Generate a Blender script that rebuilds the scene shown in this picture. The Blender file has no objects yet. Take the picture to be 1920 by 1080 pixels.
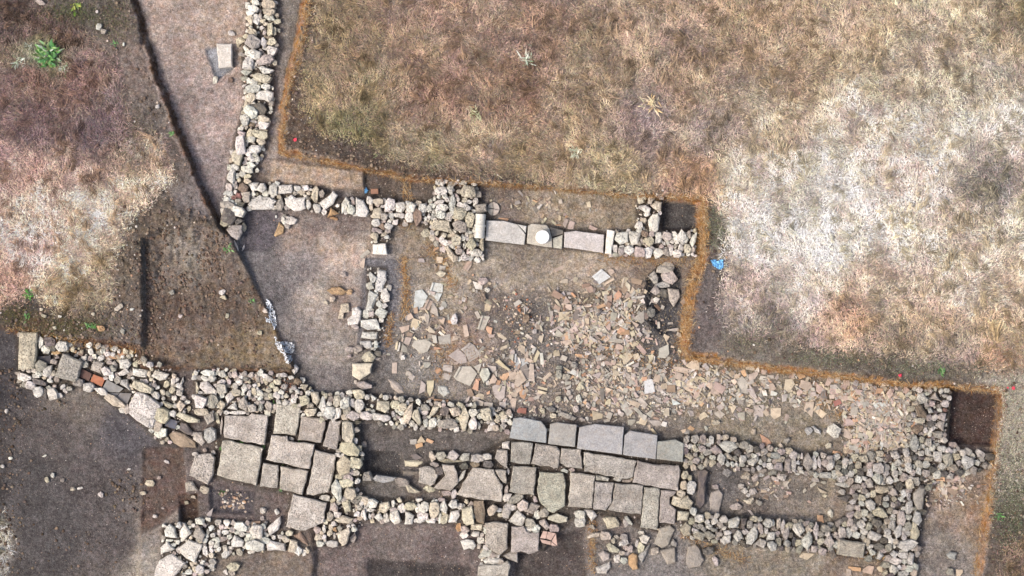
import bpy, math, random
import numpy as np

R = math.radians
rnd = random.Random(11)
rng = np.random.default_rng(5)
scene = bpy.context.scene
COL = scene.collection

# ------------------------------------------------------------------ camera, sky, sun, exposure
CAM_H = 60.0          # a drone hanging over the dig
PPM = 64.0            # photo pixels per metre of ground
cam_d = bpy.data.cameras.new("drone_camera")
cam = bpy.data.objects.new("drone_camera", cam_d)
COL.objects.link(cam)
cam.location = (0, 0, CAM_H)
cam_d.sensor_width = 36
cam_d.lens = 36 * CAM_H / 30.0
cam_d.clip_end = 2000
scene.camera = cam

SUN_EL, SUN_AZ = R(52), R(250)      # compass bearing of the light: from the left, a little below
world = bpy.data.worlds.new("World")
scene.world = world
world.use_nodes = True
wn = world.node_tree
bg = wn.nodes["Background"]
sky = wn.nodes.new("ShaderNodeTexSky")
sky.sky_type = 'NISHITA'
sky.sun_disc = False
sky.sun_elevation = SUN_EL
sky.sun_rotation = SUN_AZ
sky.air_density = 1.0
sky.dust_density = 6.0
sky.ozone_density = 1.0
wn.links.new(sky.outputs[0], bg.inputs[0])
bg.inputs[1].default_value = 0.145
sun_d = bpy.data.lights.new("sun", 'SUN')
sun_d.energy = 1.3
sun_d.angle = R(14)
sun_d.color = (1.0, 0.95, 0.89)
sun = bpy.data.objects.new("sun", sun_d)
COL.objects.link(sun)
sun.rotation_euler = (math.pi / 2 - SUN_EL, 0, math.pi - SUN_AZ)
scene.view_settings.view_transform = 'Standard'
scene.view_settings.look = 'None'
scene.view_settings.gamma = 1
scene.view_settings.use_curve_mapping = False
scene.view_settings.exposure = 1.15

# ------------------------------------------------------------------ helpers
def s2l(c):
    c = c / 255.0
    return c / 12.92 if c <= 0.04045 else ((c + 0.055) / 1.055) ** 2.4

K_ALB = 0.62
def alb(rgb, k=1.0):
    return tuple(min(0.8, s2l(v) * K_ALB * k) for v in rgb)

def G(px, py, z=0.0):
    """photo pixel -> ground point lying at height z"""
    f = (CAM_H - z) / CAM_H / PPM
    return ((px - 960) * f, (540 - py) * f)

def value_noise(x, y, freq, seed):
    r = np.random.default_rng(seed)
    t = r.random((256, 256))
    x = x * freq; y = y * freq
    xi = np.floor(x).astype(int); yi = np.floor(y).astype(int)
    fx = x - xi; fy = y - yi
    fx = fx * fx * (3 - 2 * fx); fy = fy * fy * (3 - 2 * fy)
    a = t[xi % 256, yi % 256]; b = t[(xi + 1) % 256, yi % 256]
    c = t[xi % 256, (yi + 1) % 256]; d = t[(xi + 1) % 256, (yi + 1) % 256]
    return (a * (1 - fx) + b * fx) * (1 - fy) + (c * (1 - fx) + d * fx) * fy

def fbm(x, y, freq, seed, octs=4, gain=0.5):
    s = 0; a = 1.0; tot = 0
    for k in range(octs):
        s = s + a * value_noise(x + 17.3 * k, y - 9.1 * k, freq, seed + k)
        tot += a; a *= gain; freq *= 2.03
    return s / tot

def sdf(poly, x, y):
    """signed distance in pixels, negative inside"""
    p = np.array(poly, float)
    d2 = np.full(x.shape, 1e18)
    inside = np.zeros(x.shape, bool)
    n = len(p)
    for i in range(n):
        ax, ay = p[i]; bx, by = p[(i + 1) % n]
        ex, ey = bx - ax, by - ay
        L = ex * ex + ey * ey + 1e-9
        t = np.clip(((x - ax) * ex + (y - ay) * ey) / L, 0, 1)
        d2 = np.minimum(d2, (x - ax - t * ex) ** 2 + (y - ay - t * ey) ** 2)
        c = ((ay > y) != (by > y))
        xs = ex * (y - ay) / (ey if abs(ey) > 1e-9 else 1e-9) + ax
        inside ^= c & (x < xs)
    d = np.sqrt(d2)
    return np.where(inside, -d, d)

def sstep(a, b, v):
    t = np.clip((v - a) / (b - a), 0, 1)
    return t * t * (3 - 2 * t)

def inpoly(poly, x, y):
    c = False
    n = len(poly)
    for i in range(n):
        ax, ay = poly[i]; bx, by = poly[(i + 1) % n]
        if (ay > y) != (by > y) and x < (bx - ax) * (y - ay) / (by - ay) + ax:
            c = not c
    return c

# ------------------------------------------------------------------ materials
def new_mat(name):
    m = bpy.data.materials.new(name)
    m.use_nodes = True
    nt = m.node_tree
    b = nt.nodes["Principled BSDF"]
    b.inputs["Roughness"].default_value = 0.9
    b.inputs["Specular IOR Level"].default_value = 0.2
    return m, nt, b

class NB:
    def __init__(self, nt):
        self.nt = nt
        self.pos = nt.nodes.new("ShaderNodeNewGeometry").outputs["Position"]
    def noise(self, scale, detail=4, rough=0.6, vec=None):
        n = self.nt.nodes.new("ShaderNodeTexNoise")
        n.inputs["Scale"].default_value = scale
        n.inputs["Detail"].default_value = detail
        n.inputs["Roughness"].default_value = rough
        self.nt.links.new(vec or self.pos, n.inputs["Vector"])
        return n.outputs[0]
    def voro(self, scale, out="Distance", feature='F1'):
        n = self.nt.nodes.new("ShaderNodeTexVoronoi")
        n.feature = feature
        n.inputs["Scale"].default_value = scale
        self.nt.links.new(self.pos, n.inputs["Vector"])
        return n.outputs[out]
    def ramp(self, v, a, b, lo=0.0, hi=1.0):
        n = self.nt.nodes.new("ShaderNodeMapRange")
        n.inputs[1].default_value = a; n.inputs[2].default_value = b
        n.inputs[3].default_value = lo; n.inputs[4].default_value = hi
        self.nt.links.new(v, n.inputs[0])
        return n.outputs[0]
    def math(self, op, a, b):
        n = self.nt.nodes.new("ShaderNodeMath"); n.operation = op
        for i, v in enumerate((a, b)):
            if isinstance(v, (int, float)): n.inputs[i].default_value = v
            else: self.nt.links.new(v, n.inputs[i])
        return n.outputs[0]
    def scale(self, col, f):
        n = self.nt.nodes.new("ShaderNodeVectorMath"); n.operation = 'SCALE'
        if isinstance(col, tuple): n.inputs[0].default_value = col[:3]
        else: self.nt.links.new(col, n.inputs[0])
        if isinstance(f, (int, float)): n.inputs["Scale"].default_value = f
        else: self.nt.links.new(f, n.inputs["Scale"])
        return n.outputs[0]
    def mix(self, f, a, b):
        n = self.nt.nodes.new("ShaderNodeMix"); n.data_type = 'RGBA'
        if isinstance(f, (int, float)): n.inputs[0].default_value = f
        else: self.nt.links.new(f, n.inputs[0])
        for i, v in ((6, a), (7, b)):
            if isinstance(v, tuple): n.inputs[i].default_value = v if len(v) == 4 else (*v, 1)
            else: self.nt.links.new(v, n.inputs[i])
        return n.outputs[2]
    def bump(self, h, strength, dist):
        n = self.nt.nodes.new("ShaderNodeBump")
        n.inputs["Strength"].default_value = strength
        n.inputs["Distance"].default_value = dist
        self.nt.links.new(h, n.inputs["Height"])
        return n.outputs[0]
    def attr(self, name):
        n = self.nt.nodes.new("ShaderNodeAttribute"); n.attribute_name = name
        return n.outputs["Color"]
    def objcol(self):
        return self.nt.nodes.new("ShaderNodeObjectInfo").outputs["Color"]
    def vec_add(self, a, b):
        n = self.nt.nodes.new("ShaderNodeVectorMath"); n.operation = 'ADD'
        self.nt.links.new(a, n.inputs[0]); self.nt.links.new(b, n.inputs[1])
        return n.outputs[0]

def stone_mat(name, stain=0.0, pit=0.5, pit_scale=22, pit_at=0.62, mott=0.3, bump=0.6, lichen=0.0, grain=70, source='obj'):
    m, nt, b = new_mat(name)
    N = NB(nt)
    base = N.objcol() if source == 'obj' else N.attr("Col")
    big = N.ramp(N.noise(3.2, 4), 0.3, 0.7, 1 - mott, 1 + mott * 0.6)
    fine = N.ramp(N.noise(grain, 3, 0.75), 0.3, 0.7, 0.66, 1.28)
    c = N.scale(base, N.math('MULTIPLY', N.math('MULTIPLY', big, fine), N.ramp(N.noise(15, 3, 0.6), 0.34, 0.66, 0.84, 1.14)))
    tint = N.ramp(N.noise(6.5, 3), 0.5, 0.72, 0, 0.3)
    c = N.mix(tint, c, N.mix(0.5, c, (*alb((190, 165, 125)), 1)))
    pn = N.noise(pit_scale, 6, 0.72)
    pits = N.ramp(pn, pit_at, pit_at + 0.09, 0, pit)
    c = N.mix(pits, c, (*alb((88, 80, 74)), 1))
    if stain:
        sn = N.ramp(N.noise(2.1, 6, 0.7), 0.48, 0.66, 0, stain)
        c = N.mix(sn, c, (*alb((158, 143, 126)), 1))
        cr = N.ramp(N.voro(1.7, 'Distance', 'DISTANCE_TO_EDGE'), 0.0, 0.011, 1, 0)
        cr = N.math('MULTIPLY', cr, N.ramp(N.noise(1.3, 2), 0.52, 0.58, 0, .7))
        c = N.mix(cr, c, (*alb((82, 74, 68)), 1))
    if lichen:
        ln = N.ramp(N.noise(9, 6, 0.7), 0.56, 0.66, 0, lichen)
        c = N.mix(ln, c, (*alb((188, 187, 166)), 1))
    nt.links.new(c, b.inputs["Base Color"])
    h = N.math('SUBTRACT', N.math('ADD', N.math('MULTIPLY', N.noise(34, 5, 0.7), 1.3), N.math('MULTIPLY', N.noise(12, 4, 0.65), 1.8)), N.math('MULTIPLY', pits, 1.1))
    nt.links.new(N.bump(h, bump, 0.03), b.inputs["Normal"])
    return m

M = {}
M['limestone'] = stone_mat("limestone", pit=0.8, pit_scale=25, pit_at=0.565, mott=0.38, lichen=0.3, bump=0.9, grain=46)
M['porous'] = stone_mat("porous_stone", pit=0.8, pit_scale=26, pit_at=0.53, mott=0.32, bump=0.9, lichen=0.35)
M['granular'] = stone_mat("granular_slab", stain=.4, pit=0.85, pit_scale=40, pit_at=0.535, mott=0.36, bump=0.9, lichen=0.3, grain=48)
M['smooth'] = stone_mat("smooth_slab", stain=.25, pit=0.35, pit_scale=9, pit_at=0.66, mott=0.2, bump=0.25, grain=40)
M['pebble'] = stone_mat("pebble_stone", pit=0.35, pit_scale=20, pit_at=0.62, mott=0.3, source='attr')
M['boulder'] = stone_mat("fieldstone", pit=0.3, pit_scale=12, pit_at=0.62, mott=0.4, bump=0.5)

def tile_mat(name, source='obj'):
    m, nt, b = new_mat(name)
    N = NB(nt)
    base = N.objcol() if source == 'obj' else N.attr("Col")
    f = N.math('MULTIPLY', N.ramp(N.noise(5, 4), 0.3, 0.7, 0.76, 1.16), N.ramp(N.noise(55, 3, 0.7), 0.3, 0.7, 0.84, 1.12))
    c = N.scale(base, f)
    dirt = N.ramp(N.noise(11, 5, 0.7), 0.52, 0.68, 0, 0.55)
    c = N.mix(dirt, c, (*alb((128, 112, 96)), 1))
    nt.links.new(c, b.inputs["Base Color"])
    b.inputs["Roughness"].default_value = 0.85
    nt.links.new(N.bump(N.noise(28, 4), 0.3, 0.02), b.inputs["Normal"])
    return m
M['tile'] = tile_mat("fired_clay")
M['sherd'] = tile_mat("fired_clay_sherds", 'attr')

def soil_mat():
    m, nt, b = new_mat("soil")
    N = NB(nt)
    base = N.attr("Col")
    rough_n = nt.nodes.new("ShaderNodeAttribute"); rough_n.attribute_name = "Rough"
    rg = rough_n.outputs["Fac"]
    n1 = N.math('MULTIPLY', N.ramp(N.noise(1.6, 5, 0.6), 0.3, 0.7, 0.76, 1.24), N.ramp(N.noise(4.2, 5, 0.72), 0.36, 0.64, 0.74, 1.18))
    n2 = N.ramp(N.noise(12, 5, 0.78), 0.35, 0.65, 0.6, 1.4)
    n3 = N.math('MULTIPLY', N.ramp(N.noise(38, 5, 0.8), 0.32, 0.68, 0.56, 1.46), N.ramp(N.noise(19, 3, 0.7), 0.34, 0.66, 0.8, 1.2))
    f = N.math('MULTIPLY', N.math('MULTIPLY', n1, n2), n3)
    c = N.scale(base, f)
    # pinkish / yellowish drift of the earth itself
    w = N.ramp(N.noise(4.5, 4), 0.42, 0.66, 0, 0.35)
    c = N.mix(w, c, N.scale(c, 1.0))
    hue = nt.nodes.new("ShaderNodeHueSaturation")
    nt.links.new(c, hue.inputs["Color"])
    nt.links.new(N.ramp(N.noise(2.7, 3), 0.3, 0.7, 0.485, 0.515), hue.inputs["Hue"])
    nt.links.new(N.ramp(N.noise(5.7, 3), 0.3, 0.7, 0.55, 1.15), hue.inputs["Saturation"])
    c = hue.outputs[0]
    # pale grit
    v = N.voro(26)
    keep = N.ramp(N.voro(26, "Color"), 0.78, 0.8, 0, 1)
    spk = N.math('MULTIPLY', N.ramp(v, 0.20, 0.30, 1, 0), keep)
    c = N.mix(N.math('MULTIPLY', spk, 0.6), c, (*alb((188, 176, 162)), 1))
    v2 = N.voro(47)
    keep2 = N.ramp(N.voro(47, "Color"), 0.7, 0.72, 0, 1)
    spk2 = N.math('MULTIPLY', N.ramp(v2, 0.25, 0.36, 1, 0), keep2)
    c = N.mix(N.math('MULTIPLY', spk2, 0.6), c, (*alb((70, 60, 54)), 1))
    nt.links.new(c, b.inputs["Base Color"])
    h = N.math('ADD', N.math('MULTIPLY', N.noise(14, 6, 0.7), 1.5), N.noise(60, 3))
    nt.links.new(N.bump(h, 0.9, 0.05), b.inputs["Normal"])
    b.inputs["Specular IOR Level"].default_value = 0.05
    return m
M['soil'] = soil_mat()

def vcol_mat(name, rough=0.95):
    m, nt, b = new_mat(name)
    N = NB(nt)
    nt.links.new(N.attr("Col"), b.inputs["Base Color"])
    b.inputs["Roughness"].default_value = rough
    b.inputs["Specular IOR Level"].default_value = 0.05
    return m
M['grass'] = vcol_mat("dry_grass_blades")
M['clod'] = vcol_mat("soil_clods")
M['weed'] = vcol_mat("green_leaves", 0.7)

def plain_mat(name, rgb, rough=0.6, trans=0.0, bump=None):
    m, nt, b = new_mat(name)
    N = NB(nt)
    f = N.ramp(N.noise(18, 4, 0.65), 0.3, 0.7, 0.75, 1.2)
    nt.links.new(N.scale(alb(rgb), f), b.inputs["Base Color"])
    b.inputs["Roughness"].default_value = rough
    b.inputs["Specular IOR Level"].default_value = 0.45
    if trans: b.inputs["Transmission Weight"].default_value = trans
    if bump: nt.links.new(N.bump(N.noise(bump, 4), 0.6, 0.03), b.inputs["Normal"])
    return m
M['blue'] = plain_mat("blue_plastic", (120, 185, 232), 0.45, 0, 14)
M['film'] = plain_mat("clear_plastic_film", (236, 240, 244), 0.3, 0.12, 20)
M['red'] = plain_mat("red_plastic", (225, 70, 90), 0.5)
M['marble'] = plain_mat("white_marble", (246, 244, 238), 0.7, 0, 30)
M['plaster'] = plain_mat("pale_plaster", (205, 200, 188), 0.6, 0, 25)

# ------------------------------------------------------------------ objects
def props(o, label=None, cat=None, group=None, kind=None):
    if label: o["label"] = label
    if cat: o["category"] = cat
    if group: o["group"] = group
    if kind: o["kind"] = kind

def link(name, mesh, loc=(0, 0, 0), rot=(0, 0, 0), scale=(1, 1, 1), parent=None, color=None):
    o = bpy.data.objects.new(name, mesh)
    COL.objects.link(o)
    if parent is not None:
        o.parent = parent
        pl = parent_world(parent)
        loc = (loc[0] - pl[0], loc[1] - pl[1], loc[2] - pl[2])
    o.location = loc; o.rotation_euler = rot; o.scale = scale
    if color: o.color = (*color, 1)
    return o

def parent_world(o):
    x, y, z = o.location
    while o.parent is not None:
        o = o.parent
        x += o.location[0]; y += o.location[1]; z += o.location[2]
    return (x, y, z)

def empty(name, loc, label, cat, group=None, kind=None):
    o = bpy.data.objects.new(name, None)
    o.empty_display_size = 0.3
    COL.objects.link(o)
    o.location = loc
    props(o, label, cat, group, kind)
    return o

def mesh_np(name, v, faces_flat, nper, mat, cols=None, smooth=False):
    me = bpy.data.meshes.new(name)
    nf = len(faces_flat) // nper
    me.vertices.add(len(v))
    me.vertices.foreach_set("co", np.asarray(v, np.float32).ravel())
    me.loops.add(len(faces_flat))
    me.loops.foreach_set("vertex_index", np.asarray(faces_flat, np.int32))
    me.polygons.add(nf)
    me.polygons.foreach_set("loop_start", np.arange(0, nf * nper, nper, dtype=np.int32))
    me.polygons.foreach_set("loop_total", np.full(nf, nper, np.int32))
    me.update(calc_edges=True)
    if cols is not None:
        a = me.attributes.new("Col", 'FLOAT_COLOR', 'POINT')
        c4 = np.ones((len(v), 4), np.float32); c4[:, :3] = cols
        a.data.foreach_set("color", c4.ravel())
    me.polygons.foreach_set("use_smooth", np.full(nf, smooth, bool))
    me.materials.append(mat)
    return me

# ------------------------------------------------------------------ ground: one sheet, trenches dug into it
EXC = [(-40, 614), (40, 624), (150, 646), (261, 659), (262, 692), (545, 700), (556, 692), (505, 590), (442, 470), (412, 415),
       (375, 335), (335, 235), (303, 150), (278, 80), (250, -40), (566, -40), (557, 60), (537, 130), (526, 200), (522, 288),
       (620, 308), (700, 325), (760, 340), (900, 348), (1000, 354), (1100, 362), (1190, 374), (1310, 380), (1306, 480), (1283, 560),
       (1272, 664), (1290, 676), (1400, 690), (1500, 702), (1600, 714), (1700, 727), (1780, 730), (1874, 738), (1868, 800),
       (1850, 940), (1826, 1120), (-40, 1120)]
FLOOR = -0.45
TT = [(264, 446), (300, 428), (380, 424), (432, 440), (472, 520), (505, 590), (548, 694), (400, 690), (264, 684)]
# (polygon, height, edge width px, colour or None)   cut or left standing in the main excavation
CUTS = [
    ([(250, -40), (566, -40), (557, 60), (537, 130), (526, 200), (522, 300), (470, 345), (445, 470), (412, 415), (375, 335), (335, 235), (303, 150), (278, 80)], -0.38, 8, None),
    ([(512, 300), (682, 320), (684, 356), (600, 350), (505, 345)], -0.34, 7, (182, 158, 134)),
    ([(-40, 660), (30, 700), (110, 752), (200, 762), (250, 800), (330, 842), (268, 848), (262, 1120), (-40, 1120)], -0.72, 12, None),
    ([(268, 840), (345, 838), (352, 935), (300, 985), (264, 1002)], -0.66, 8, (108, 90, 81)),
    ([(676, 795), (800, 800), (945, 825), (945, 850), (800, 880), (755, 892), (680, 896)], -0.62, 7, (112, 105, 100)),
    ([(682, 846), (750, 848), (752, 892), (684, 892)], -0.74, 6, (88, 84, 82)),
    ([(588, 988), (690, 984), (858, 984), (890, 1120), (588, 1120)], -0.66, 14, None),
    ([(690, 1046), (880, 1062), (890, 1120), (690, 1120)], -0.8, 22, (84, 78, 76)),
    ([(972, 1040), (1010, 1022), (1048, 1000), (1096, 990), (1104, 1120), (960, 1120)], -0.68, 16, (98, 89, 85)),
    ([(1212, 520), (1240, 495), (1278, 500), (1276, 620), (1240, 628), (1215, 600)], -0.66, 9, (84, 82, 84)),
    ([(1240, 378), (1306, 382), (1304, 430), (1240, 432)], -0.58, 6, (88, 84, 82)),
    ([(1782, 730), (1874, 740), (1866, 838), (1776, 832)], -0.66, 4, (86, 70, 64)),
    ([(686, 484), (756, 486), (748, 590), (728, 662), (668, 660), (676, 590)], -0.5, 10, (122, 119, 122)),
    ([(1322, 884), (1565, 890), (1558, 972), (1460, 968), (1334, 972)], -0.56, 7, None),
    ([(334, 925), (372, 925), (374, 978), (338, 980)], -0.72, 5, (92, 74, 64)),
    ([(394, 918), (480, 922), (476, 965), (396, 960)], -0.58, 6, (98, 92, 94)),
    ([(384, 92), (404, 88), (436, 90), (440, 128), (420, 142), (403, 152), (398, 128)], -0.46, 4, (150, 152, 158)),
    ([(684, 322), (735, 332), (735, 370), (684, 366)], -0.5, 6, (100, 88, 80)),
    ([(462, 396), (525, 398), (522, 445), (505, 470), (455, 470)], -0.5, 8, (104, 98, 102)),
]
# earth cores the rubble walls stand in: polygon, height
CORES = [
    ([(468, -40), (520, -40), (521, 60), (514, 130), (513, 190), (507, 230), (492, 290), (480, 330), (466, 350), (456, 400), (446, 440), (412, 420), (420, 370), (432, 300), (442, 250), (458, 190), (452, 100), (462, 50)], -0.26),
    ([(460, 342), (540, 345), (600, 352), (640, 372), (740, 376), (790, 382), (800, 420), (735, 420), (690, 404), (620, 400), (570, 395), (465, 392)], -0.32),
    ([(695, 400), (735, 400), (736, 450), (697, 460)], -0.34),
    ([(815, 335), (890, 345), (905, 380), (908, 488), (850, 488), (800, 440), (790, 390), (815, 370)], -0.3),
    ([(905, 412), (1060, 427), (1140, 434), (1133, 476), (905, 452)], -0.36),
    ([(1145, 432), (1304, 432), (1304, 480), (1142, 478)], -0.32),
    ([(1192, 362), (1240, 362), (1240, 440), (1192, 440)], -0.32),
    ([(687, 500), (726, 502), (726, 600), (708, 656), (672, 656), (688, 600)], -0.43),
    ([(30, 622), (160, 640), (245, 660), (320, 692), (350, 740), (368, 836), (310, 836), (240, 778), (150, 720), (100, 748), (32, 722)], -0.46),
    ([(362, 694), (420, 692), (560, 702), (590, 737), (660, 735), (740, 745), (870, 756), (960, 770), (955, 810), (740, 803), (690, 788), (600, 788), (520, 775), (365, 775)], -0.32),
    ([(407, 777), (520, 757), (640, 782), (640, 800), (620, 930), (596, 996), (535, 990), (540, 930), (400, 896)], -0.44),
    ([(640, 790), (670, 792), (680, 850), (675, 905), (690, 950), (650, 1022), (592, 1022), (620, 950)], -0.34),
    ([(660, 932), (760, 937), (880, 937), (905, 980), (900, 1120), (958, 1120), (930, 985), (870, 983), (780, 978), (665, 978)], -0.36),
    ([(785, 872), (880, 866), (950, 822), (1285, 865), (1290, 960), (1240, 1000), (1090, 958), (1020, 1030), (905, 1040), (900, 985), (830, 930)], -0.40),
    ([(955, 782), (1285, 832), (1282, 866), (955, 822)], -0.34),
    ([(1282, 818), (1350, 817), (1450, 842), (1560, 852), (1600, 870), (1598, 905), (1510, 888), (1410, 883), (1330, 868), (1285, 868)], -0.32),
    ([(1270, 960), (1400, 970), (1470, 975), (1560, 985), (1560, 1033), (1500, 1033), (1400, 1023), (1280, 1010)], -0.32),
    ([(1570, 862), (1700, 842), (1760, 832), (1858, 852), (1858, 878), (1742, 900), (1736, 960), (1724, 1000), (1712, 1120), (1668, 1120), (1652, 1050), (1560, 1040), (1555, 985), (1598, 960), (1580, 900)], -0.32),
    ([(1715, 727), (1784, 732), (1770, 830), (1700, 840), (1705, 780)], -0.3),
    ([(304, 985), (400, 972), (520, 982), (560, 1030), (440, 1038), (400, 1048), (380, 1120), (285, 1120), (302, 1040)], -0.42),
]
# bulk of the fallen tile spread
HEAPS = [((1110, 590), 90, 55, 0.16), ((1660, 790), 70, 75, 0.14), ((1180, 730), 90, 60, 0.07), ((930, 690), 70, 60, 0.06), ((870, 430), 40, 60, 0.04), ((1350, 720), 60, 40, 0.05)]

MEADOW_R = [(604, -40), (588, 60), (568, 130), (572, 200), (600, 242), (700, 275), (800, 304), (900, 320), (1000, 338), (1100, 348), (1230, 360), (1320, 362),
            (1352, 385), (1364, 430), (1362, 500), (1352, 570), (1376, 612), (1500, 644), (1600, 655), (1700, 664), (1800, 678), (1920, 696), (2600, 760), (2600, -700), (604, -700)]
MEADOW_L = [(-700, -40), (10, -10), (60, 12), (110, 30), (165, 72), (205, 105), (230, 170), (245, 235), (300, 262), (316, 330), (268, 378), (236, 420), (212, 490),
            (204, 550), (170, 580), (110, 580), (60, 548), (0, 566), (-700, 600)]
MEADOW_B = [(-300, 955), (10, 962), (22, 1000), (24, 1050), (8, 1120), (-300, 1120)]
MEADOW_C = [(1906, 1010), (1886, 1040), (1868, 1120), (2300, 1120), (2300, 980)]

# earth and grass colours as seen from above (photo px, sRGB)
PT_MEADOW = """640,60,150,130,110;800,60,164,138,124;1000,60,160,135,122;1200,40,170,148,133;1400,40,165,143,125;1600,60,180,160,142;1800,60,182,165,149;1900,60,150,135,115;
640,180,158,138,115;800,200,158,130,116;950,180,156,128,113;1100,150,163,141,124;1300,150,163,141,126;1500,120,170,148,130;1700,130,183,166,152;1880,140,182,168,158;
660,230,130,120,95;780,270,165,148,125;900,270,168,146,128;1050,260,172,148,128;1200,240,162,143,140;1330,250,162,146,138;1450,240,190,172,155;1600,220,200,185,172;1750,250,205,193,182;1900,240,205,195,185;
1000,310,163,143,120;1150,310,176,158,136;1300,330,178,148,128;1400,330,208,195,182;1550,330,216,207,196;1700,320,208,193,183;1860,340,146,139,131;1910,400,190,180,168;
1450,450,220,211,201;1560,460,223,215,205;1700,450,210,197,182;1850,460,196,181,166;1380,560,180,165,158;1500,540,210,197,187;1650,540,190,172,155;1800,540,200,185,170;1900,540,195,178,160;
1450,610,150,140,132;1600,600,178,152,130;1750,600,185,165,145;1880,620,190,168,142;1880,670,174,148,124;1800,660,152,138,128;1650,640,158,143,128;
40,40,116,96,91;120,60,126,104,95;60,150,138,110,103;160,150,148,118,112;220,180,148,126,120;60,230,138,112,112;180,250,132,110,112;40,320,172,140,130;140,320,167,140,130;270,300,175,150,135;
60,400,208,180,167;160,390,203,178,162;260,350,195,172,150;60,480,202,171,161;140,490,208,183,162;100,540,190,165,140;190,520,172,152,128;150,570,148,128,103;10,540,175,140,125;80,105,138,140,112;
5,1000,190,180,165;1910,1060,130,112,98"""
PT_DIG = """350,60,150,130,118;420,60,160,138,122;350,180,140,122,115;420,220,150,130,122;390,330,130,115,112;410,380,115,105,105;500,250,148,133,122;540,60,130,120,112;480,320,135,118,108;
740,345,108,93,80;850,370,95,82,75;500,420,105,98,100;480,480,112,106,106;560,440,150,130,118;620,450,168,146,129;650,480,174,151,133;560,500,130,120,118;500,560,108,102,103;600,560,162,147,134;640,560,150,130,118;
560,640,130,120,116;620,660,150,138,128;620,710,120,112,110;550,720,105,98,95;640,420,120,105,98;590,420,118,104,98;720,530,120,115,118;740,600,125,115,108;800,470,140,122,102;840,540,152,136,116;950,540,142,126,110;900,490,147,132,114;
1000,520,140,124,106;1100,500,162,142,120;940,560,112,98,90;990,590,100,92,88;1010,640,110,102,98;860,640,140,115,98;780,690,125,118,112;700,730,110,102,98;850,730,120,110,102;1000,740,125,112,104;1100,740,118,106,98;
1200,740,128,116,106;1250,650,95,90,88;1240,480,120,100,85;950,370,128,108,94;1020,390,157,137,114;1100,390,152,132,107;1170,390,140,122,98;920,390,120,108,102;1110,590,110,94,80;1350,740,138,122,102;1420,790,137,124,104;1500,800,140,126,106;
1560,720,128,112,92;1650,780,106,90,78;1700,740,84,74,66;1440,920,120,108,98;1400,1040,128,115,98;1500,1040,136,123,105;1600,1050,130,110,92;1350,890,100,94,92;1780,960,140,118,100;1760,1020,128,116,106;
1800,900,140,118,102;1840,960,140,112,86;1780,1070,125,115,108;100,820,92,84,82;60,900,84,79,79;180,900,91,83,82;100,1000,84,79,79;220,1020,91,83,82;240,800,90,86,91;150,760,115,105,98;20,700,78,74,77;
310,1000,135,122,112;270,1050,150,140,128;350,720,105,94,90;440,940,105,92,90;500,950,115,100,95;440,1060,125,112,102;540,1060,128,112,98;640,1030,120,105,102;760,1010,122,107,102;830,1040,110,95,92;
860,840,120,110,104;720,910,105,98,92;800,920,120,106,98;1080,1040,110,100,95;1150,1000,125,112,105;1220,1040,130,122,118;1130,1060,120,112,108;330,740,100,88,84;300,715,96,86,82"""
PT_RIM = """230,60,130,115,105;180,20,110,100,92;260,120,135,118,108;290,230,117,106,98;320,300,110,98,90;350,390,132,122,118;300,400,118,102,88;250,450,104,92,80;230,540,116,104,90;240,620,122,110,102;120,600,116,102,87;
40,580,85,80,75;60,620,110,85,65;560,220,103,86,73;590,20,110,92,75;640,270,93,80,70;800,315,98,82,68;1000,340,78,70,63;1200,365,86,74,62;1340,430,110,100,90;1330,500,116,106,101;1320,600,116,105,101;1400,640,130,120,108;1500,670,120,110,98;1650,690,110,100,88;
1780,690,115,105,92;1900,760,168,158,142;1900,900,128,120,106;1880,1000,103,90,80"""
PT_TT = """350,480,136,123,108;300,500,118,104,92;420,480,122,106,92;420,560,110,93,79;350,620,116,98,83;300,660,118,98,80;480,660,132,112,86;400,680,120,102,80;300,600,98,82,70"""

def pts(s):
    return np.array([[float(v) for v in q.split(',')] for q in s.replace('\n', '').split(';') if q])

def blend(px, py, P, sig):
    num = np.zeros(px.shape + (3,)); den = np.zeros(px.shape)
    for x, y, r, g, b in P:
        w = 1.0 / (((px - x) ** 2 + (py - y) ** 2) / (sig * sig) + 0.02) ** 2.2
        den += w
        num += w[..., None] * np.array([r, g, b])
    return num / den[..., None]

STEP = 0.045
xs = np.arange(-17.0, 17.0001, STEP); ys = np.arange(-10.2, 10.2001, STEP)
def extend(a):
    out = []; d = STEP; v = a[-1]
    while v < 420:
        d *= 1.5; v += d; out.append(v)
    out = np.array(out)
    return np.concatenate([(a[0] - (out - a[-1]))[::-1], a, out])
gx = extend(xs); gy = extend(ys)
X, Y = np.meshgrid(gx, gy, indexing='ij')

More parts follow.
